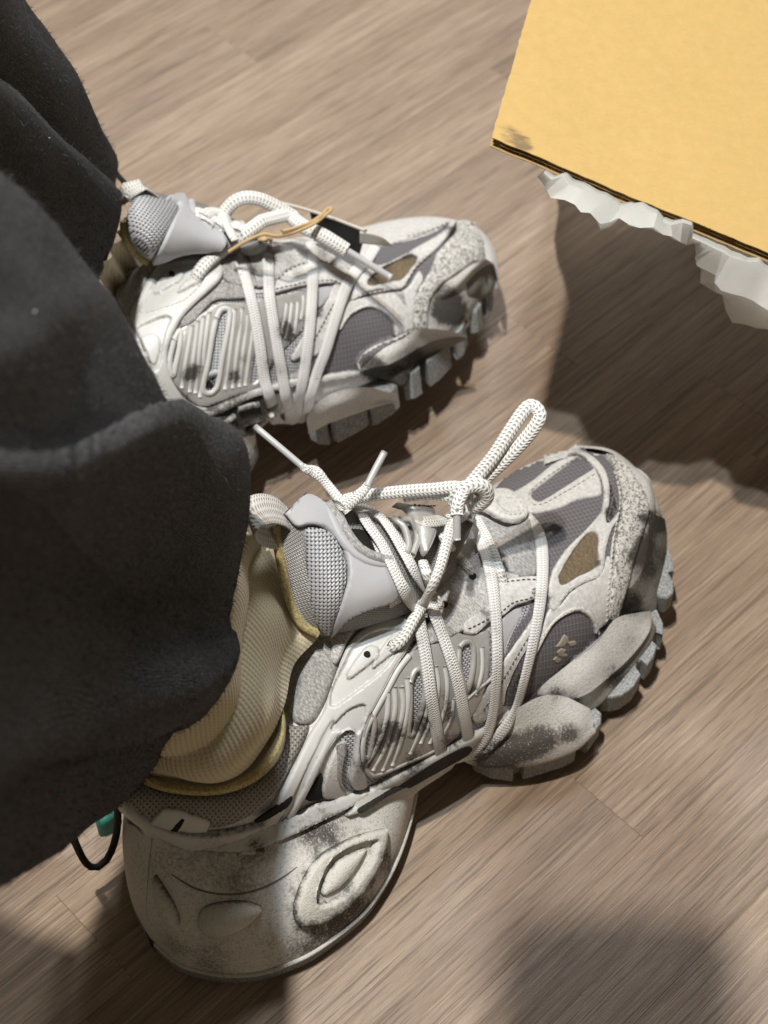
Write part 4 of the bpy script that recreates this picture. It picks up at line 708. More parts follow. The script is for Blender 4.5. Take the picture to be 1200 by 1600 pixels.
# eyestay: hairy suede and the leather finger over it
panel(N_, 'eyestay', [(668, 965), (664, 945), (676, 930), (700, 905), (722, 880), (742, 868), (760, 870), (790, 895), (810, 900), (800, 925), (775, 950), (752, 965), (735, 982), (715, 990), (700, 998), (685, 1004), (655, 1012), (640, 1020), (655, 990)], MT['suedelight'], t=.0016, bev=4, step=4, lift=.0006)
panel(N_, 'eyestay_overlay', [(723, 990), (719, 978), (728, 968), (748, 955), (770, 935), (785, 910), (800, 905), (838, 903), (842, 915), (840, 932), (822, 942), (800, 950), (778, 966), (758, 976), (738, 992)], MT['leather'], t=.0014, bev=3, step=3, lift=.0014)
stitches(N_, [[(726, 984), (732, 982), (756, 970), (776, 960), (796, 945), (820, 938), (836, 930)], [(786, 914), (810, 910), (836, 909)]], MT['threaddark'], on=5, off=2.5, r=.0003, lift=.003)
spots(N_, [(690, 948), (735, 905), (785, 925)], 6, MT['hole'], 'eyelet', lift=.0024)
panel(N_, 'eyelet_patch', [(824, 930), (826, 922), (834, 920), (836, 928), (832, 934)], MT['suedebrown'], t=.0004, bev=1.5, step=2.5, lift=.0024)
panel(N_, 'vamp_tongue', [(752, 812), (790, 826), (828, 812), (838, 850), (838, 900), (800, 904), (782, 880), (765, 840)], MT['felt'], t=.002, bev=5, step=4, pillow=.002)
panel(N_, 'throat_lining', [(770, 905), (752, 860), (745, 815), (756, 812), (775, 850), (792, 890), (796, 915), (785, 925)], MT['netdull'], t=.001, bev=3, step=4)
panel(N_, 'lace_guard_cap', [(742, 805), (748, 797), (765, 783), (788, 777), (808, 786), (820, 802), (821, 816), (808, 826), (790, 826), (772, 820), (755, 810)], MT['leather'], t=.002, bev=4, step=3, lift=.0042, relief=[([(775, 798), (790, 790), (804, 798), (808, 810), (798, 815), (784, 812)], .0008, 2)])
stitches(N_, [[(758, 798), (772, 789), (788, 785), (803, 792), (812, 804), (811, 815), (800, 819), (785, 818), (770, 808)]], MT['thread'], on=4.5, off=2.2, r=.0003, lift=.0066)
panel(N_, 'side_strip', [(768, 1005), (776, 980), (790, 958), (812, 950), (812, 965), (795, 1000), (780, 1040), (770, 1050)], MT['guard'], t=.001, bev=3, step=4)
panel(N_, 'quarter_band', [(735, 1110), (760, 1070), (790, 1025), (818, 985), (835, 960), (842, 972), (830, 1000), (808, 1035), (790, 1075), (782, 1105), (745, 1130)], MT['leather'], t=.0012, bev=3, step=4, lift=.0002)
stitches(N_, [[(752, 1108), (778, 1068), (806, 1022), (832, 980)], [(790, 1090), (800, 1062), (814, 1038)]], MT['threaddark'], on=5, off=3, r=.0003, lift=.0016)
# embroidered mark on the oval window
for q in ([(866, 1010), (872, 1004), (880, 990), (886, 994), (888, 1002), (898, 1000), (900, 1006), (890, 1010), (884, 1004), (878, 1010)], [(868, 1018), (876, 1012), (884, 1014), (880, 1020), (886, 1022), (882, 1026), (872, 1024)], [(862, 1030), (868, 1024), (876, 1030), (870, 1036), (866, 1034)]):
    panel(N_, 'embroidered_mark', q, MT['mark'], t=.0005, bev=1.5, step=2.5, lift=.0003, sharp=True)
# tongue standing up at the ankle
TS = [[(430, 822, .148), (438, 870, .140), (448, 920, .131), (462, 960, .122), (484, 986, .114), (520, 996, .106), (560, 985, .102)], [(444, 806, .153), (466, 850, .147), (490, 900, .139), (520, 940, .131), (560, 958, .124), (600, 960, .117), (640, 955, .110)], [(458, 792, .155), (492, 818, .150), (530, 850, .143), (568, 890, .136), (606, 915, .129), (650, 910, .120), (700, 890, .112)], [(470, 782, .152), (505, 792, .147), (545, 806, .140), (585, 830, .134), (625, 850, .127), (670, 850, .119), (730, 840, .110)], [(478, 776, .146), (515, 782, .140), (560, 790, .134), (600, 806, .127), (645, 815, .12), (690, 812, .113), (745, 802, .105)]]
tongue, tb = loft(N_, 'tongue', TS, 60, 40, MT['netdull'], thick=.007, ang=.3); TBV = [tb]
N_.bv.append(tb)
panel(N_, 'tongue_mesh', [(476, 826), (505, 828), (522, 842), (534, 865), (541, 895), (536, 935), (522, 975), (514, 988), (500, 980), (488, 950), (480, 900), (476, 860)], MT['net'], t=.0025, bev=8, step=4, bv=TBV, pillow=.003, ang=.5)
panel(N_, 'tongue_guard', [(436, 788), (460, 786), (480, 780), (502, 791), (516, 812), (532, 846), (552, 866), (578, 880), (604, 884), (613, 902), (616, 922), (610, 938), (580, 947), (545, 962), (517, 989), (519, 975), (535, 932), (543, 900), (538, 870), (525, 846), (505, 828), (482, 822), (464, 824), (450, 808)], MT['guard'], t=.0016, bev=3, step=3.5, bv=TBV, lift=.0018)
cord(N_, 'guard_ridge', [(503, 789, .003), (518, 812, .003), (534, 842, .003), (556, 868, .003), (582, 880, .003), (606, 883, .003)], .0042, .0042, MT['guard'], n=40, bv=TBV)
cord(N_, 'guard_ridge', [(514, 788, .0045), (528, 808, .0045), (543, 836, .0045), (563, 860, .0045), (588, 872, .0045), (610, 876, .0045)], .0046, .0052, MT['felt'], n=40, bv=TBV)
panel(N_, 'tongue_opening', [(546, 830), (560, 828), (580, 834), (600, 850), (604, 868), (590, 866), (568, 856)], MT['hole'], t=.0003, bev=2, step=4, bv=TBV, lift=.0006)
cord(N_, 'tongue_edge', [(432, 822, .001), (436, 860, .001), (446, 910, .001), (458, 950, .001), (474, 976, .001), (496, 988, .001)],   .0035, .0055, MT['lining'], n=40, bv=TBV)
loop = cord(N_, 'pull_loop', [(452, 812, 'z', .148), (438, 800, 'z', .156), (418, 795, 'z', .163), (400, 800, 'z', .167), (391, 811, 'z', .166), (395, 824, 'z', .160), (410, 832, 'z', .152), (432, 836, 'z', .145), (446, 836, 'z', .140)], .0145, .0016, MT['webbing'], n=50, bv=TBV, nseg=12, wide=(-.35, -1, -.3))
panel(N_, 'chrome_plate', [(604, 802), (620, 792), (645, 787), (662, 800), (672, 824), (670, 846), (656, 872), (648, 878), (640, 858), (636, 838), (624, 815)], MT['chrome'], t=.002, bev=5, step=4, bv=TBV, lift=.006, pillow=.002)
for L in ([(612, 808), (630, 822), (638, 850), (634, 866)], [(626, 798), (645, 815), (652, 842), (644, 868)]): cord(N_, 'chrome_ridge', [(x, y, .009) for x, y in L], .003, .003, MT['chrome'], n=24, bv=TBV)
stitches(N_, [[(635, 792), (650, 802), (660, 818)], [(642, 788), (658, 800), (667, 816)]], MT['threaddark'], on=4, off=2, r=.0003, lift=.010, bv=TBV)
cord(N_, 'webbing_loop', [(664, 822, .010), (656, 804, .013), (660, 786, .016), (674, 777, .017), (688, 786, .015), (696, 802, .012)], .007, .0016, MT['webbing'], n=30, bv=TBV)
# laces: four flat straps wrapped over the side, round speckled lace with its bow
lace = N_.root
FW, FT = .0064, .0014
cord(N_, 'flat_lace', [(530, 790, .006), (556, 792, .006), (577, 822, .007), (598, 852, .007), (617, 892, .007), (633, 925, .008), (650, 955, .008), (658, 985, .007), (667, 1035, .006), (674, 1090, .006), (683, 1145, .005), (689, 1178, .004), (686, 1203, .000), (672, 1210, -.012)], FW, FT, MT['lace'], n=130)
cord(N_, 'flat_lace', [(545, 782, .008), (570, 786, .008), (590, 802, .008), (611, 828, .009), (628, 856, .009), (648, 893, .009), (668, 932, .008), (681, 964, .007), (701, 1018, .006), (715, 1064, .006), (724, 1110, .006), (731, 1150, .005), (728, 1170, .004), (715, 1184, .001), (695, 1192, -.01)], FW, FT, MT['lace'], n=130)
cord(N_, 'flat_lace', [(712, 796, .008), (726, 806, .008), (743, 832, .007), (761, 871, .006), (772, 932, .005), (777, 1005, .005), (776, 1055, .005), (771, 1112, .005), (758, 1152, .004), (736, 1178, .003), (706, 1189, .000), (690, 1190, -.01)], FW, FT, MT['lace'], n=130)
cord(N_, 'flat_lace', [(812, 806, .001), (828, 810, .003), (844, 840, .004), (848, 882, .004), (845, 935, .004), (834, 1000, .004), (820, 1060, .004), (807, 1104, .004), (790, 1136, .003), (764, 1164, .002), (738, 1182, .000), (715, 1190, -.012)], FW, FT, MT['lace'], n=130)
cord(N_, 'round_lace', [(606, 1010, .001), (618, 1008, .005), (632, 994, .008), (645, 970, .011), (660, 945, .014), (676, 915, .016), (688, 885, .018), (698, 850, .020), (706, 820, .022), (716, 790, .024), (724, 768, .026)], .0052, .0036, MT['rope'], n=90, power=2.2)
cord(N_, 'round_lace', [(700, 790, .004), (692, 830, .005), (700, 850, .006), (716, 868, .006), (732, 890, .004), (737, 905, -.002)], .0052, .004, MT['rope'], n=50, power=2.2)
cord(N_, 'round_lace', [(660, 878, .004), (668, 900, .006), (674, 925, .006), (684, 942, .004), (692, 950, -.002)], .0052, .004, MT['rope'], n=40, power=2.2)
cord(N_, 'round_lace', [(746, 812, .003), (764, 846, .005), (778, 884, .005), (786, 912, .002), (785, 926, -.003)], .005, .004, MT['rope'], n=40, power=2.2)
bow = cord(N_, 'bow_loop', [(722, 772, 'z', .140), (745, 745, 'z', .146), (772, 712, 'z', .153), (798, 672, 'z', .160), (818, 643, 'z', .164), (830, 634, 'z', .165), (841, 642, 'z', .164), (842, 656, 'z', .162), (824, 682, 'z', .157), (796, 712, 'z', .151), (766, 740, 'z', .145), (738, 768, 'z', .138)], .0062, .0036, MT['rope'], n=120, power=2.2)
cord(N_, 'lace_knot', [(716, 800, 'z', .134), (712, 780, 'z', .140), (722, 766, 'z', .145), (740, 758, 'z', .147), (756, 762, 'z', .145), (760, 776, 'z', .140), (748, 788, 'z', .135), (735, 792, 'z', .132)], .0068, .005, MT['rope'], n=60, power=2.2)
cord(N_, 'bow_loop', [(735, 768, 'z', .143), (712, 761, 'z', .143), (680, 764, 'z', .142), (640, 767, 'z', .142), (600, 771, 'z', .143), (565, 776, 'z', .146), (540, 782, 'z', .150), (530, 790, 'z', .152)], .0056, .0036, MT['rope'], n=90, power=2.2)
cord(N_, 'bow_loop', [(738, 780, 'z', .139), (705, 776, 'z', .138), (672, 772, 'z', .137), (630, 776, 'z', .137)], .0052, .0036, MT['rope'], n=50, power=2.2)
a1 = cord(N_, 'round_lace', [(724, 768, 'z', .148), (717, 782, 'z', .147), (714, 796, 'z', .145), (714, 806, 'z', .144)], .0058, .0044, MT['rope'], n=24, power=2.2)
cord(N_, 'aglet', [(714, 795, 'z', .146), (714, 820, 'z', .141), (714, 843, 'z', .136)], .0034, .0032, MT['aglet'], n=12, power=2, parent=a1)
a2 = cord(N_, 'flat_lace', [(545, 800, 'z', .149), (530, 780, 'z', .152), (512, 758, 'z', .154), (498, 742, 'z', .157), (488, 736, 'z', .158), (478, 733, 'z', .16), (472, 728, 'z', .161)], .0042, .0028, MT['lace'], n=50, taper=np.concatenate([np.ones(30), np.linspace(1.05, 1.3, 8), np.linspace(1.3, .75, 12)]))
cord(N_, 'aglet', [(475, 731, 'z', .1605), (436, 698, 'z', .165), (398, 666, 'z', .169)], .0029, .0027, MT['aglet'], n=12, power=2, parent=a2)
a3 = cord(N_, 'flat_lace', [(535, 792, 'z', .150), (550, 782, 'z', .153), (562, 772, 'z', .155), (570, 764, 'z', .156), (575, 756, 'z', .157)], .0062, .0030, MT['lace'], n=30, taper=np.linspace(1.1, .55, 30))
cord(N_, 'aglet', [(573, 760, 'z', .1565), (586, 734, 'z', .159), (601, 706, 'z', .162)], .0030, .0028, MT['aglet'], n=12, power=2, parent=a3)
cord(N_, 'flat_lace', [(568, 800, .002), (590, 846, .002), (604, 885, .003), (612, 920, .003), (618, 945, .001)], FW, FT, MT['lace'], n=40)
for q, w in (((640, 950), 1), ((660, 965), 1)): pass
# ------------------------------------------------------------------ the far shoe, rolled on its outer edge
A_ = far
body_with_marks(A_, [(585, 576, 14, 1.3), (606, 588, 14, 1.2), (625, 596, 12, 1.), (650, 560, 12, .7), (690, 484, 14, 1.2), (712, 494, 12, 1.1), (296, 588, 9, 1.), (308, 575, 8, .8), (366, 590, 9, .8), (380, 560, 8, .6), (450, 515, 9, .8), (440, 520, 10, .8), (470, 500, 8, .7), (500, 490, 8, .6), (425, 405, 9, .9), (432, 388, 8, .8), (505, 395, 9, .6), (290, 620, 9, .7), (262, 545, 7, .6), (570, 560, 10, .5), (630, 545, 24, .35), (700, 478, 12, 1.), (720, 472, 14, .7), (700, 452, 12, .3), (690, 450, 16, .35), (540, 630, 26, .25), (560, 632, 10, .5), (505, 640, 14, .3), (296, 580, 8, .6), (368, 585, 8, .6), (340, 660, 20, .8), (380, 640, 18, .9), (410, 640, 12, .7), (420, 570, 10, .7), (446, 500, 8, .6), (452, 525, 8, .8), (640, 404, 10, .5), (590, 435, 12, .5), (610, 418, 12, .4), (705, 362, 8, .8), (420, 440, 12, .5), (395, 420, 10, .6), (520, 425, 14, .3), (360, 690, 14, .3), (470, 565, 8, .6), (440, 580, 8, .7)])  # marks on the cage slats are painted dark metal reflections
f1, fb1 = loft(A_, 'midsole_lobe', [[(479, 660, 0.0340), (486, 640, 0.0410), (502, 624, 0.0440), (526, 612, 0.0450), (556, 606, 0.0450), (582, 606, 0.0420), (602, 612, 0.0360), (622, 616, 0.0300)], [(481, 668, 0.0280), (492, 652, 0.0340), (510, 640, 0.0370), (534, 630, 0.0380), (562, 622, 0.0370), (592, 618, 0.0320), (622, 620, 0.0270)], [(482, 673, 0.0230), (490, 670, 0.0250), (509, 655, 0.0290), (530, 645, 0.0300), (560, 637, 0.0290), (592, 626, 0.0260), (623, 625, 0.0230)], [(483, 677, 0.0190), (496, 671, 0.0200), (513, 662, 0.0210), (541, 652, 0.0220), (575, 640, 0.0220), (605, 631, 0.0220), (624, 629, 0.0200)], [(500, 665, 0.0120), (540, 645, 0.0120), (580, 632, 0.0130), (610, 622, 0.0150)]], 60, 36, MT['foam'])
f2, fb2 = loft(A_, 'midsole_lobe', [[(558, 568, 0.0400), (566, 554, 0.0440), (584, 541, 0.0460), (612, 530, 0.0480), (638, 518, 0.0490), (662, 514, 0.0480), (690, 515, 0.0420), (727, 523, 0.0330)], [(560, 574, 0.0380), (572, 566, 0.0400), (592, 558, 0.0420), (620, 547, 0.0430), (648, 531, 0.0430), (674, 522, 0.0410), (700, 521, 0.0370), (727, 525, 0.0320)], [(563, 580, 0.0360), (584, 574, 0.0370), (606, 570, 0.0370), (630, 558, 0.0370), (658, 542, 0.0360), (682, 532, 0.0350), (708, 527, 0.0330), (728, 527, 0.0310)]], 70, 30, MT['foam'])
f3, fb3 = loft(A_, 'midsole_facet', [[(563, 580, 0.0360), (584, 574, 0.0372), (606, 570, 0.0372), (630, 558, 0.0372), (658, 542, 0.0362), (682, 532, 0.0352), (708, 527, 0.0332), (728, 527, 0.0310)], [(566, 584, 0.0320), (590, 582, 0.0310), (616, 577, 0.0300), (640, 566, 0.0290), (664, 549, 0.0290), (688, 538, 0.0290), (710, 531, 0.0290), (728, 529, 0.0290)], [(575, 588, 0.0260), (600, 594, 0.0230), (630, 605, 0.0200), (640, 588, 0.0220), (652, 566, 0.0240), (676, 551, 0.0250), (704, 538, 0.0260), (727, 531, 0.0270)], [(600, 590, 0.0160), (630, 590, 0.0160), (660, 570, 0.0160), (700, 545, 0.0190)]], 60, 24, MT['dark'])
f4, fb4 = loft(A_, 'toe_facet', [[(665, 489, 0.0440), (671, 466, 0.0510), (688, 447, 0.0540), (712, 431, 0.0560), (737, 413, 0.0580), (758, 405, 0.0590), (771, 413, 0.0560)], [(668, 489, 0.0420), (680, 474, 0.0470), (700, 458, 0.0500), (722, 440, 0.0520), (742, 420, 0.0550), (762, 409, 0.0560), (771, 414, 0.0550)], [(670, 489, 0.0400), (690, 483, 0.0410), (713, 463, 0.0440), (731, 440, 0.0470), (749, 422, 0.0510), (764, 414, 0.0530), (772, 415, 0.0530)]], 50, 24, MT['foam'])
f5, fb5 = loft(A_, 'toe_facet', [[(670, 489, 0.0400), (690, 483, 0.0412), (713, 463, 0.0442), (731, 440, 0.0472), (749, 422, 0.0512), (764, 414, 0.0532), (772, 415, 0.0530)], [(680, 491, 0.0370), (702, 488, 0.0360), (722, 474, 0.0380), (742, 455, 0.0400), (757, 436, 0.0440), (768, 424, 0.0480), (773, 420, 0.0500)], [(696, 493, 0.0320), (716, 499, 0.0280), (729, 506, 0.0250), (733, 486, 0.0280), (748, 470, 0.0300), (765, 460, 0.0330), (773, 448, 0.0370)], [(710, 490, 0.0260), (725, 488, 0.0240), (740, 478, 0.0240), (755, 465, 0.0260), (765, 450, 0.0300)]], 50, 24, MT['dark'])
f6, fb6 = loft(A_, 'toe_rim', [[(712, 349, .058), (731, 347, .058), (745, 360, .057), (755, 383, .055), (759, 405, .053)], [(720, 344, .052), (738, 350, .053), (756, 366, .052), (768, 390, .050), (772, 414, .048)], [(730, 346, .044), (748, 358, .045), (766, 378, .044), (776, 400, .043), (779, 425, .041), (779, 450, .036)], [(740, 362, .035), (756, 380, .035), (768, 405, .034), (771, 430, .032), (772, 450, .03)]], 40, 22, MT['foam'])
prism(A_, 'outsole_lug', [(482, 678, .005), (486, 688, .005), (497, 695, .005), (515, 696, .005), (516, 687, .005), (509, 679, .005), (515, 677, .005), (521, 690, .005), (529, 692, .005), (572, 669, .006), (577, 664, .006), (571, 657, .006), (577, 657, .006), (582, 664, .006), (589, 664, .006), (616, 646, .007), (625, 637, .008), (623, 624, .009), (600, 628, .008), (550, 645, .006), (500, 662, .005)], .014, MT['rubber'])
prism(A_, 'outsole_lug', [(630, 618, .007), (634, 626, .007), (648, 624, .007), (660, 616, .007), (657, 606, .007), (652, 597, .008), (657, 592, .008), (664, 596, .008), (672, 606, .008), (688, 594, .008), (706, 574, .009), (700, 562, .009), (696, 554, .009), (702, 550, .01), (710, 554, .01), (716, 563, .01), (726, 554, .011), (731, 538, .012), (727, 527, .013), (700, 540, .012), (660, 565, .009), (638, 600, .007)], .016, MT['rubber'])
prism(A_, 'outsole_lug', [(729, 518, .015), (737, 523, .015), (748, 520, .015), (755, 512, .015), (751, 504, .016), (746, 495, .016), (748, 490, .016), (757, 492, .016), (762, 497, .016), (770, 485, .018), (772, 473, .02), (766, 463, .022), (746, 468, .02), (733, 480, .018)], .014, MT['rubber'])
for bb in (fb1, fb2, fb4, fb6): A_.bv.append(bb)
panel(A_, 'ripstop_vamp', [(500, 590), (515, 540), (530, 500), (545, 470), (560, 430), (575, 400), (592, 386), (630, 378), (670, 366), (700, 352), (716, 350), (712, 370), (690, 392), (672, 425), (655, 460), (646, 515), (600, 545), (570, 570), (560, 582), (520, 586)], MT['ripstop'], t=.0004, bev=3, step=5, ang=.15)
panel(A_, 'quarter_overlay', [(538, 482), (548, 470), (570, 464), (602, 458), (625, 455), (638, 447), (648, 431), (655, 424), (660, 438), (650, 458), (646, 480), (644, 514), (622, 523), (614, 525), (614, 508), (604, 494), (588, 484), (574, 481), (558, 486), (542, 497), (532, 510), (526, 500)], MT['leather'], t=.0013, bev=3, step=3)
panel(A_, 'oval_rim', [(526, 512), (540, 492), (556, 481), (575, 476), (592, 478), (608, 489), (619, 506), (621, 523), (613, 525), (613, 508), (603, 495), (588, 485), (574, 482), (558, 487), (542, 498), (530, 516)], MT['leather'], t=.0017, bev=3, step=3, lift=.0005)
panel(A_, 'toe_overlay', [(549, 471), (550, 452), (556, 432), (575, 420), (602, 413), (630, 400), (650, 389), (672, 377), (692, 365), (702, 350), (712, 350), (704, 368), (688, 386), (678, 396), (660, 409), (646, 423), (638, 437), (627, 453), (613, 455), (590, 455), (568, 461)], MT['leather'], t=.0015, bev=3, step=3, lift=.0006, holes=[[(573, 445), (578, 437), (602, 420), (622, 410), (642, 403), (649, 408), (640, 422), (626, 438), (610, 441), (582, 447)]])
panel(A_, 'suede_inset', [(570, 447), (577, 434), (600, 418), (622, 407), (644, 400), (652, 408), (642, 425), (628, 441), (610, 444), (580, 450)], MT['suedebrown'], t=.0006, bev=2, step=4, lift=.0002)
panel(A_, 'toe_channel', [(700, 362), (706, 350), (715, 349), (711, 362), (702, 376), (690, 384), (678, 392), (682, 380)], MT['channel'], t=.0005, bev=2, step=3, lift=.0003)
panel(A_, 'toe_bumper', [(714, 349), (709, 366), (690, 387), (680, 399), (672, 420), (660, 440), (650, 456), (645, 476), (643, 512), (655, 515), (664, 510), (666, 488), (672, 465), (689, 447), (714, 429), (738, 412), (758, 404), (755, 384), (745, 361), (731, 348)], MT['crackle'], t=.002, bev=4, step=3, lift=.0004)
stitches(A_, [[(552, 468), (570, 461), (602, 455), (622, 451), (634, 440), (646, 422), (662, 407), (684, 388)], [(556, 436), (578, 423), (604, 416), (632, 402), (654, 390), (676, 378), (696, 364)], [(528, 512), (541, 495), (557, 484), (575, 479), (590, 481), (606, 492), (617, 508), (619, 522)], [(636, 373), (660, 366), (684, 358), (702, 350)]], MT['thread'], on=5, off=2.5, r=.00032, lift=.002)
panel(A_, 'center_strip', [(586, 388), (620, 381), (660, 368), (690, 357), (704, 350), (700, 346), (680, 352), (640, 366), (600, 378)], MT['leather'], t=.0012, bev=2, step=3)
plate2 = panel(A_, 'lace_plate', [(320, 400), (290, 402), (270, 408), (250, 418), (236, 438), (220, 468), (206, 494), (214, 522), (228, 560), (244, 600), (262, 635), (278, 654), (300, 647), (324, 637), (300, 630), (280, 611), (266, 586), (262, 560), (266, 538), (276, 516), (287, 498), (303, 481), (322, 463), (342, 444), (349, 430), (345, 415), (335, 405)], MT['plate'], t=.0028, bev=6, step=3, lift=.0005,
    relief=[([(222, 492), (224, 481), (238, 456), (254, 432), (274, 420), (300, 416), (318, 420), (322, 432), (314, 448), (294, 468), (278, 477), (230, 494)], .0019, 1.4), ([(243, 461), (250, 446), (266, 430), (278, 425), (287, 431), (284, 442), (270, 450), (249, 462)], -.0015, 1.4), ([(279, 459), (288, 447), (302, 436), (314, 436), (312, 444), (300, 450), (284, 459)], -.0015, 1.4), ([(216, 522), (234, 508), (254, 499), (265, 498), (268, 503), (260, 520), (254, 542), (249, 566), (240, 580), (228, 555)], .0016, 1.4), ([(222, 534), (230, 527), (242, 526), (249, 533), (249, 545), (243, 566), (236, 568), (230, 552)], -.0009, 2)])
spots(A_, [(272, 435)], 4.6, MT['hole'], 'lace_hole', plate2, lift=.0037); spots(A_, [(304, 436)], 4.2, MT['hole'], 'lace_hole', plate2, lift=.0034)
panel(A_, 'mesh_underlay', [(262, 610), (255, 560), (266, 525), (300, 490), (345, 465), (430, 455), (520, 448), (535, 470), (512, 530), (495, 560), (430, 596), (360, 622), (320, 636), (290, 634)], MT['netfine'], t=.0003, bev=2, step=5, ang=.4)
cage2 = panel(A_, 'cage', [(268, 593), (262, 560), (268, 534), (284, 511), (302, 498), (320, 486), (340, 474), (384, 472), (430, 462), (480, 456), (478, 490), (474, 512), (446, 541), (420, 576), (402, 604), (360, 620), (320, 634), (298, 627), (282, 613)], MT['chrome'], t=.0016, bev=4, step=3, lift=.0002,
    holes=[[(272, 531), (282, 516), (281, 540), (275, 568), (270, 588), (265, 565)], [(338, 497), (344, 485), (353, 482), (359, 488), (356, 516), (348, 556), (341, 600), (334, 612), (324, 615), (317, 609), (318, 596), (324, 572), (332, 524)], [(398, 550), (408, 548), (412, 562), (404, 588), (391, 596)]])
cord(A_, 'cage_rib', [(320, 588, .0008), (330, 584, .001), (342, 582, .0008)], .003, .002, MT['guard'], n=10, parent=cage2, nseg=8)
panel(A_, 'dark_gap', [(322, 594), (338, 588), (336, 606), (330, 611), (322, 608)], MT['hole'], t=.0003, bev=2, step=3)
for L in ([(300, 508), (291, 560), (284, 606)], [(309, 501), (302, 560), (296, 612)], [(318, 494), (312, 545), (305, 614)], [(327, 488), (320, 540), (312, 620)], [(367, 482), (361, 540), (351, 608)], [(378, 480), (371, 545), (363, 606)], [(387, 490), (380, 550), (374, 604)], [(395, 515), (389, 560), (383, 602)], [(448, 474), (441, 515), (434, 538)], [(456, 473), (452, 505), (446, 530)], [(465, 472), (463, 500), (459, 522)], [(474, 462), (470, 500)]):
    cord(A_, 'cage_rib', [(x, y, .0016) for x, y in L], .0023, .0020, MT['plate'], n=22, parent=cage2, nseg=10, power=2.4)
for Q in ([(338, 497), (344, 485), (353, 482), (359, 488), (356, 516), (348, 556), (341, 600), (334, 612), (324, 615), (317, 609), (318, 596), (324, 572), (332, 524)], [(272, 531), (282, 516), (281, 540), (275, 568), (270, 588), (265, 565)]): cord(A_, 'window_frame', [(x, y, .0014) for x, y in Q + Q[:1]], .0030, .0026, MT['plate'], n=60, parent=cage2, nseg=8, power=2.4)
panel(A_, 'suede_strip', [(282, 513), (286, 498), (306, 478), (330, 458), (345, 444), (356, 444), (382, 452), (384, 468), (340, 471), (322, 483), (302, 505)], MT['suede'], t=.0014, bev=3, step=3, lift=.001)
panel(A_, 'suede_patch', [(346, 420), (352, 408), (370, 400), (384, 405), (396, 430), (402, 450), (380, 450), (362, 447), (350, 440)], MT['suede'], t=.0014, bev=3, step=3, lift=.0008)
panel(A_, 'eyestay', [(384, 398), (400, 386), (430, 384), (470, 380), (500, 384), (540, 396), (560, 405), (545, 428), (500, 415), (470, 418), (444, 428), (430, 446), (408, 452), (396, 446)], MT['suedelight'], t=.0015, bev=3, step=3, lift=.0006)
panel(A_, 'eyestay_overlay', [(424, 460), (428, 442), (442, 428), (462, 418), (482, 413), (505, 412), (526, 419), (544, 428), (534, 450), (522, 446), (498, 448), (470, 450), (440, 458)], MT['leather'], t=.0014, bev=3, step=3, lift=.0012)
stitches(A_, [[(432, 440), (444, 430), (464, 420), (484, 416), (505, 415), (526, 422)], [(428, 455), (450, 450), (476, 445), (500, 443), (520, 443), (532, 450)]], MT['threaddark'], on=4.5, off=2.5, r=.0003, lift=.0028)
panel(A_, 'quarter_band', [(520, 446), (538, 454), (532, 478), (514, 514), (495, 552), (470, 560), (452, 560), (475, 520), (490, 500), (508, 472)], MT['leather'], t=.0012, bev=3, step=3, lift=.0008)
panel(A_, 'side_strip', [(496, 452), (518, 450), (512, 464), (497, 482), (490, 470)], MT['guard'], t=.001, bev=2, step=3, lift=.0006)
stitches(A_, [[(522, 470), (505, 500), (486, 535)], [(530, 462), (516, 492)]], MT['threaddark'], on=4.5, off=2.5, r=.0003, lift=.0024)
panel(A_, 'ankle_pad', [(182, 456), (200, 434), (230, 416), (254, 404), (278, 394), (314, 391), (326, 398), (318, 403), (292, 404), (270, 410), (252, 420), (238, 438), (222, 468), (208, 494), (192, 486)], MT['suede'], t=.003, bev=6, step=3, pillow=.001)
panel(A_, 'arch_shank', [(280, 657), (322, 638), (360, 621), (402, 604), (430, 598), (450, 591), (500, 585), (560, 576), (562, 584), (505, 596), (450, 604), (412, 614), (366, 634), (324, 658), (302, 674), (290, 668)], MT['white'], t=.002, bev=4, step=3, lift=.0006)
panel(A_, 'shank_channel', [(300, 676), (326, 658), (368, 634), (412, 616), (440, 612), (440, 640), (428, 668), (400, 680), (360, 684), (320, 684)], MT['dark'], t=.0006, bev=3, step=4)
for L in ([(334, 672), (350, 662), (366, 650)], [(396, 674), (412, 660), (424, 648)], [(372, 640), (390, 634), (404, 632)]): cord(A_, 'shank_rib', [(x, y, .002) for x, y in L], .003, .003, MT['plate'], n=14, nseg=8)
# tongue, sock, loops
FS = [[(196, 352, .134), (200, 372, .127), (210, 388, .120), (236, 406, .112), (270, 408, .106), (300, 406, .102)], [(201, 330, .140), (210, 352, .136), (232, 378, .128), (262, 392, .120), (300, 394, .113), (345, 392, .108)], [(212, 308, .143), (232, 330, .139), (256, 350, .133), (290, 366, .125), (325, 378, .118), (370, 390, .111)], [(228, 296, .142), (254, 312, .137), (284, 328, .130), (318, 346, .123), (350, 360, .117), (400, 380, .111)], [(240, 300, .136), (266, 306, .131), (296, 312, .126), (330, 324, .12), (365, 342, .114), (420, 372, .108)]]
t2, tb2 = loft(A_, 'tongue', FS, 50, 34, MT['netdull'], thick=.007, ang=.3); A_.bv.append(tb2); TB2 = [tb2]
panel(A_, 'tongue_mesh', [(204, 324), (214, 307), (227, 298), (240, 304), (254, 314), (278, 325), (267, 350), (252, 378), (239, 402), (230, 400), (214, 386), (205, 370), (201, 345)], MT['net'], t=.0022, bev=6, step=3, bv=TB2, pillow=.002, ang=.5)
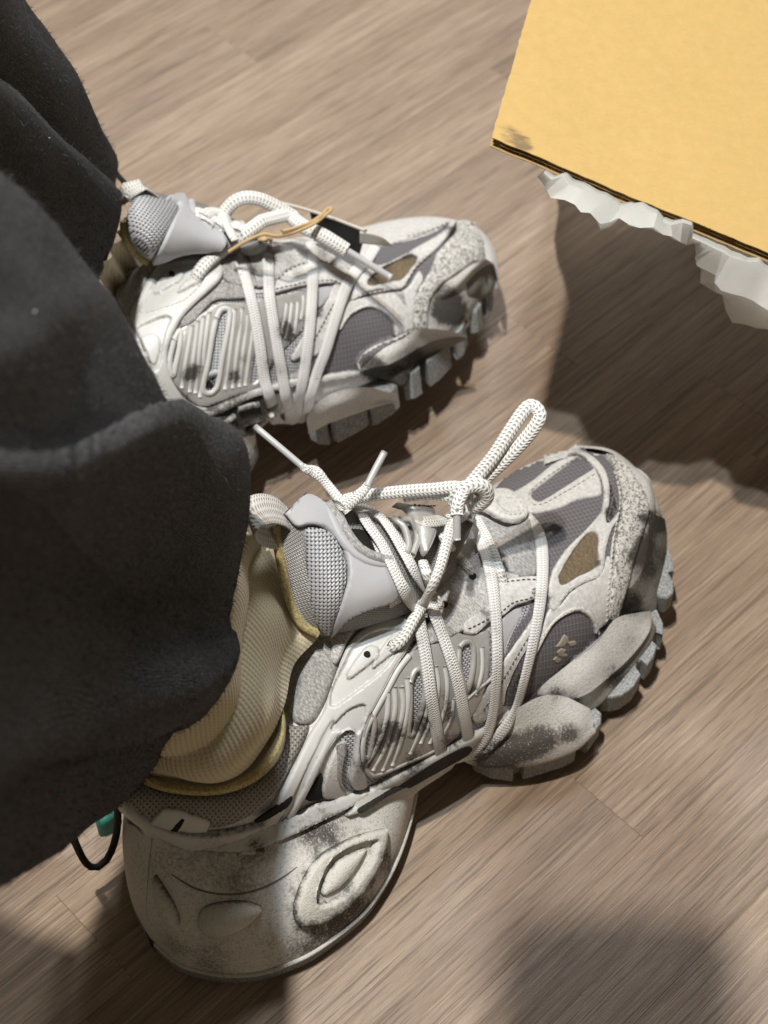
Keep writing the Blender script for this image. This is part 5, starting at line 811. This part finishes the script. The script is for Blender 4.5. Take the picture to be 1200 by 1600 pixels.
panel(A_, 'tongue_guard', [(238, 405), (252, 376), (266, 350), (277, 326), (256, 315), (278, 309), (288, 313), (292, 330), (304, 346), (326, 360), (346, 370), (352, 384), (330, 388), (300, 390), (275, 395), (255, 403)], MT['guard'], t=.0016, bev=3, step=3, bv=TB2, lift=.002)
cord(A_, 'guard_ridge', [(289, 313, .003), (296, 336, .003), (318, 354, .003), (346, 368, .003)], .0034, .0034, MT['guard'], n=30, bv=TB2)
cord(A_, 'guard_ridge', [(299, 317, .004), (304, 332, .004), (326, 351, .004), (350, 362, .004)], .0042, .0042, MT['guard'], n=30, bv=TB2)
cord(A_, 'tongue_edge', [(199, 345, .001), (201, 368, .001), (212, 388, .001), (234, 405, .001)], .004, .008, MT['lining'], n=24, bv=TB2)
cord(A_, 'pull_loop', [(240, 306, .003), (228, 295, 'z', .146), (214, 288, 'z', .149), (203, 290, 'z', .149), (198, 300, 'z', .146), (202, 312, 'z', .142), (212, 318, .001)], .0115, .0013, MT['webbing'], n=40, bv=TB2, nseg=12, wide=(.2, -1, -.2))
s2, _ = loft(A_, 'sock', [[(170, 470, .09), (186, 456, .092), (208, 430, .096), (236, 410, .1), (240, 395, .1)], [(160, 450, .105), (178, 430, .108), (196, 405, .111), (210, 380, .113), (216, 360, .112)], [(150, 420, .125), (168, 400, .127), (184, 372, .128), (197, 345, .128), (204, 325, .126)]], 70, 50, MT['sock'], root=False, parent=person, bump=lambda u, v: .002 * np.sin(u * 26 + v * 4))
s2.name = 'sock'
# laces
cord(A_, 'flat_lace', [(352, 340, .006), (362, 366, .006), (371, 398, .005), (379, 420, .005), (390, 457, .005), (398, 492, .005), (406, 540, .005), (413, 592, .005), (422, 622, .005), (430, 654, .004), (436, 682, .001), (428, 690, -.008)], FW, FT, MT['lace'], n=110)
cord(A_, 'flat_lace', [(414, 368, .006), (417, 385, .006), (419, 412, .005), (421, 460, .005), (427, 502, .005), (434, 545, .005), (441, 585, .005), (447, 622, .005), (454, 654, .004), (446, 676, .0)], FW, FT, MT['lace'], n=110)
cord(A_, 'flat_lace', [(484, 362, .004), (488, 380, .005), (489, 412, .005), (488, 460, .005), (484, 512, .005), (478, 562, .005), (470, 612, .005), (461, 655, .004), (448, 678, .0), (436, 682, -.008)], FW, FT, MT['lace'], n=110)
cord(A_, 'flat_lace', [(586, 386, .001), (572, 408, .003), (556, 424, .004), (540, 450, .004), (524, 498, .004), (510, 545, .004), (496, 582, .004), (485, 620, .004), (477, 652, .003), (464, 670, .0), (450, 680, -.008)], FW, FT, MT['lace'], n=110)
cord(A_, 'round_lace', [(305, 437, .001), (312, 424, .006), (326, 408, .010), (344, 394, .013), (364, 378, 'z', .113), (382, 366, 'z', .116), (398, 356, 'z', .118), (412, 344, 'z', .119), (432, 338, 'z', .117), (452, 334, 'z', .114)], .0074, .005, MT['rope'], n=80, power=2.3)
cord(A_, 'round_lace', [(346, 342, 'z', .118), (354, 328, 'z', .122), (367, 315, 'z', .126), (384, 309, 'z', .127), (404, 311, 'z', .125), (424, 319, 'z', .121), (444, 330, 'z', .116), (460, 340, 'z', .112)], .0072, .005, MT['rope'], n=70, power=2.3)
al = cord(A_, 'round_lace', [(452, 336, 'z', .113), (466, 348, 'z', .112), (482, 358, 'z', .110), (504, 368, 'z', .107), (524, 380, 'z', .103), (541, 391, 'z', .099)], .0076, .005, MT['rope'], n=50, power=2.3)
cord(A_, 'aglet', [(538, 389, 'z', .0995), (574, 411, 'z', .092), (611, 434, 'z', .084)], .0036, .0033, MT['aglet'], n=14, power=2.2, parent=al)
for k, P in enumerate(([(314, 330), (326, 320), (342, 320), (352, 332), (350, 348), (338, 354)], [(318, 340), (330, 332), (346, 334), (352, 346)], [(322, 350), (334, 344), (348, 350)], [(360, 326), (370, 322), (378, 334), (374, 350), (366, 362)])):
    cord(A_, 'lace_knot', [(x, y, .008 + .002 * (k % 2)) for x, y in P], .0075, .0035, MT['lace'], n=40)
cord(A_, 'flat_lace', [(350, 336, .013), (354, 350, .014), (362, 366, .013), (368, 376, .010)], .0052, .002, MT['lace'], n=20)
# black swing tag tied on with twine
def swing_tag():
    c = A_.hit(500, 350)[0]; z = A_.loc(c)[2]
    t, _ = loft(A_, 'hang_tag', [[(484, 331, .108), (500, 336, .1075), (520, 343, .107), (571, 361, .106)], [(486, 342, .1045), (502, 347, .104), (522, 354, .103), (568, 370, .102)], [(490, 376, .091), (506, 382, .0905), (526, 390, .089), (560, 400, .088)]], 40, 14, MT['tagblack'], thick=.0012, root=False)
    tag(t, 'black swing tag with a pale edge tucked behind the laces of the farther sneaker', 'tag')
    V = []
    e = cord(A_, 'card_edge', [(426, 314, 'z', .1125), (470, 325, 'z', .1105), (520, 341, 'z', .1085), (572, 361, 'z', .1065)], .0016, .0024, MT['tagwhite'], n=30, parent=t)
    loft(A_, 'folded_end', [[(562, 363, .1062), (580, 365, .105), (598, 371, .103), (612, 383, .1)], [(562, 380, .099), (580, 382, .098), (600, 384, .097), (613, 386, .096)]], 16, 8, MT['tagwhite'], parent=t, thick=.001)
    tw = cord(A_, 'twine', [(358, 393, 'z', 0.1140), (372, 384, 'z', 0.1170), (388, 375, 'z', 0.1200), (404, 368, 'z', 0.1220), (416, 366, 'z', 0.1220), (432, 369, 'z', 0.1200), (450, 366, 'z', 0.1180), (470, 359, 'z', 0.1170), (490, 350, 'z', 0.1160), (506, 338, 'z', 0.1160), (518, 327, 'z', 0.1170), (512, 326, 'z', 0.1170), (500, 338, 'z', 0.1170), (484, 348, 'z', 0.1170), (462, 356, 'z', 0.1190), (440, 362, 'z', 0.1210)], .0018, .0016, MT['twine'], n=120, nseg=8)
    M = tw.matrix_world.copy(); bpy.context.view_layer.update(); M = tw.matrix_world.copy(); tw.parent = None; tw.matrix_world = M
    tag(tw, 'tan twine knotted round a flat lace of the farther sneaker', 'twine')
    for k in range(5):
        y = 366 + 4 * k; w_ = cord(A_, 'wrap', [(407, y + 1, .006), (412, y - 1, .0095), (418, y - 1, .0095), (424, y + 1, .006)], .0016, .0016, MT['twine'], n=12, nseg=8, parent=None)
        bpy.context.view_layer.update(); M = w_.matrix_world.copy(); w_.parent = tw; w_.matrix_parent_inverse = tw.matrix_world.inverted(); w_.matrix_world = M
swing_tag()
# trouser hem cords and the teal tab by the near heel
def bare(name, pts, w, m, n=40):
    P = cr([at(*p) for p in pts], n); V, F, uv = sweep(P, w, w, np.tile(-ray(600, 800), (n, 1)), 10, power=2); return mk(name, V, F, m, person, uv=uv)
bare('hem_cord', [(176, 1200, .12), (182, 1240, .085), (184, 1280, .05), (180, 1312, .03), (168, 1342, .02), (150, 1356, .02), (134, 1348, .028), (120, 1322, .045), (112, 1300, .07), (105, 1280, .10)], .0034, MT['black'])
bare('hem_cord', [(176, 262, .125), (186, 276, .128), (196, 287, .13), (206, 298, .13), (209, 304, .128)], .0028, MT['black'], 16)
a = np.linspace(0, 2 * math.pi, 17)[:-1]; tc = at(166, 1274, .012)
V = [tc + np.array([(.006 * math.cos(t) * .72 - .003 * math.sin(t) * .7), (.006 * math.cos(t) * .7 + .003 * math.sin(t) * .72), h]) * np.array([1, 1, 1]) for h in (-.012, -.002, 0) for t in a]
V = [v if i < 32 else tc + (v - tc) * .85 + np.array([0, 0, .001]) for i, v in enumerate(V)]
tt = mk('teal_tab', V, grid_faces(3, 16, True) + [tuple(32 + i for i in range(16))], MT['teal']); tag(tt, 'small teal plastic tab on the floor beside the near heel', 'tab')
# ------------------------------------------------------------------ the phone the photograph is taken with, over the shoes
def build_phone():
    R = np.array([1, 0, 0]); Wd, Hh, r, th = .074, .150, .017, .0085
    U = np.array([0, .94, .34]); FW_ = np.array([0, .34, -.94]); c0 = np.array([-.045, .357, .82]) - U * .075; ph = []
    for cx, cy, a0 in ((Wd / 2 - r, Hh / 2 - r, 0), (-Wd / 2 + r, Hh / 2 - r, 90), (-Wd / 2 + r, -Hh / 2 + r, 180), (Wd / 2 - r, -Hh / 2 + r, 270)):
        for k in range(7): t = math.radians(a0 + 15 * k); ph.append((cx + r * math.cos(t), cy + r * math.sin(t)))
    V = [c0 + R * x + U * y - FW_ * d for d in (0, th) for x, y in ph]; n = len(ph)
    F = [tuple(range(n)), tuple(2 * n - 1 - i for i in range(n))] + [(i, (i + 1) % n, n + (i + 1) % n, n + i) for i in range(n)]
    o = mk('phone', V, F, MT['phone'], smooth=False); tag(o, 'dark phone held flat above the shoes, out of the picture', 'phone')
build_phone()
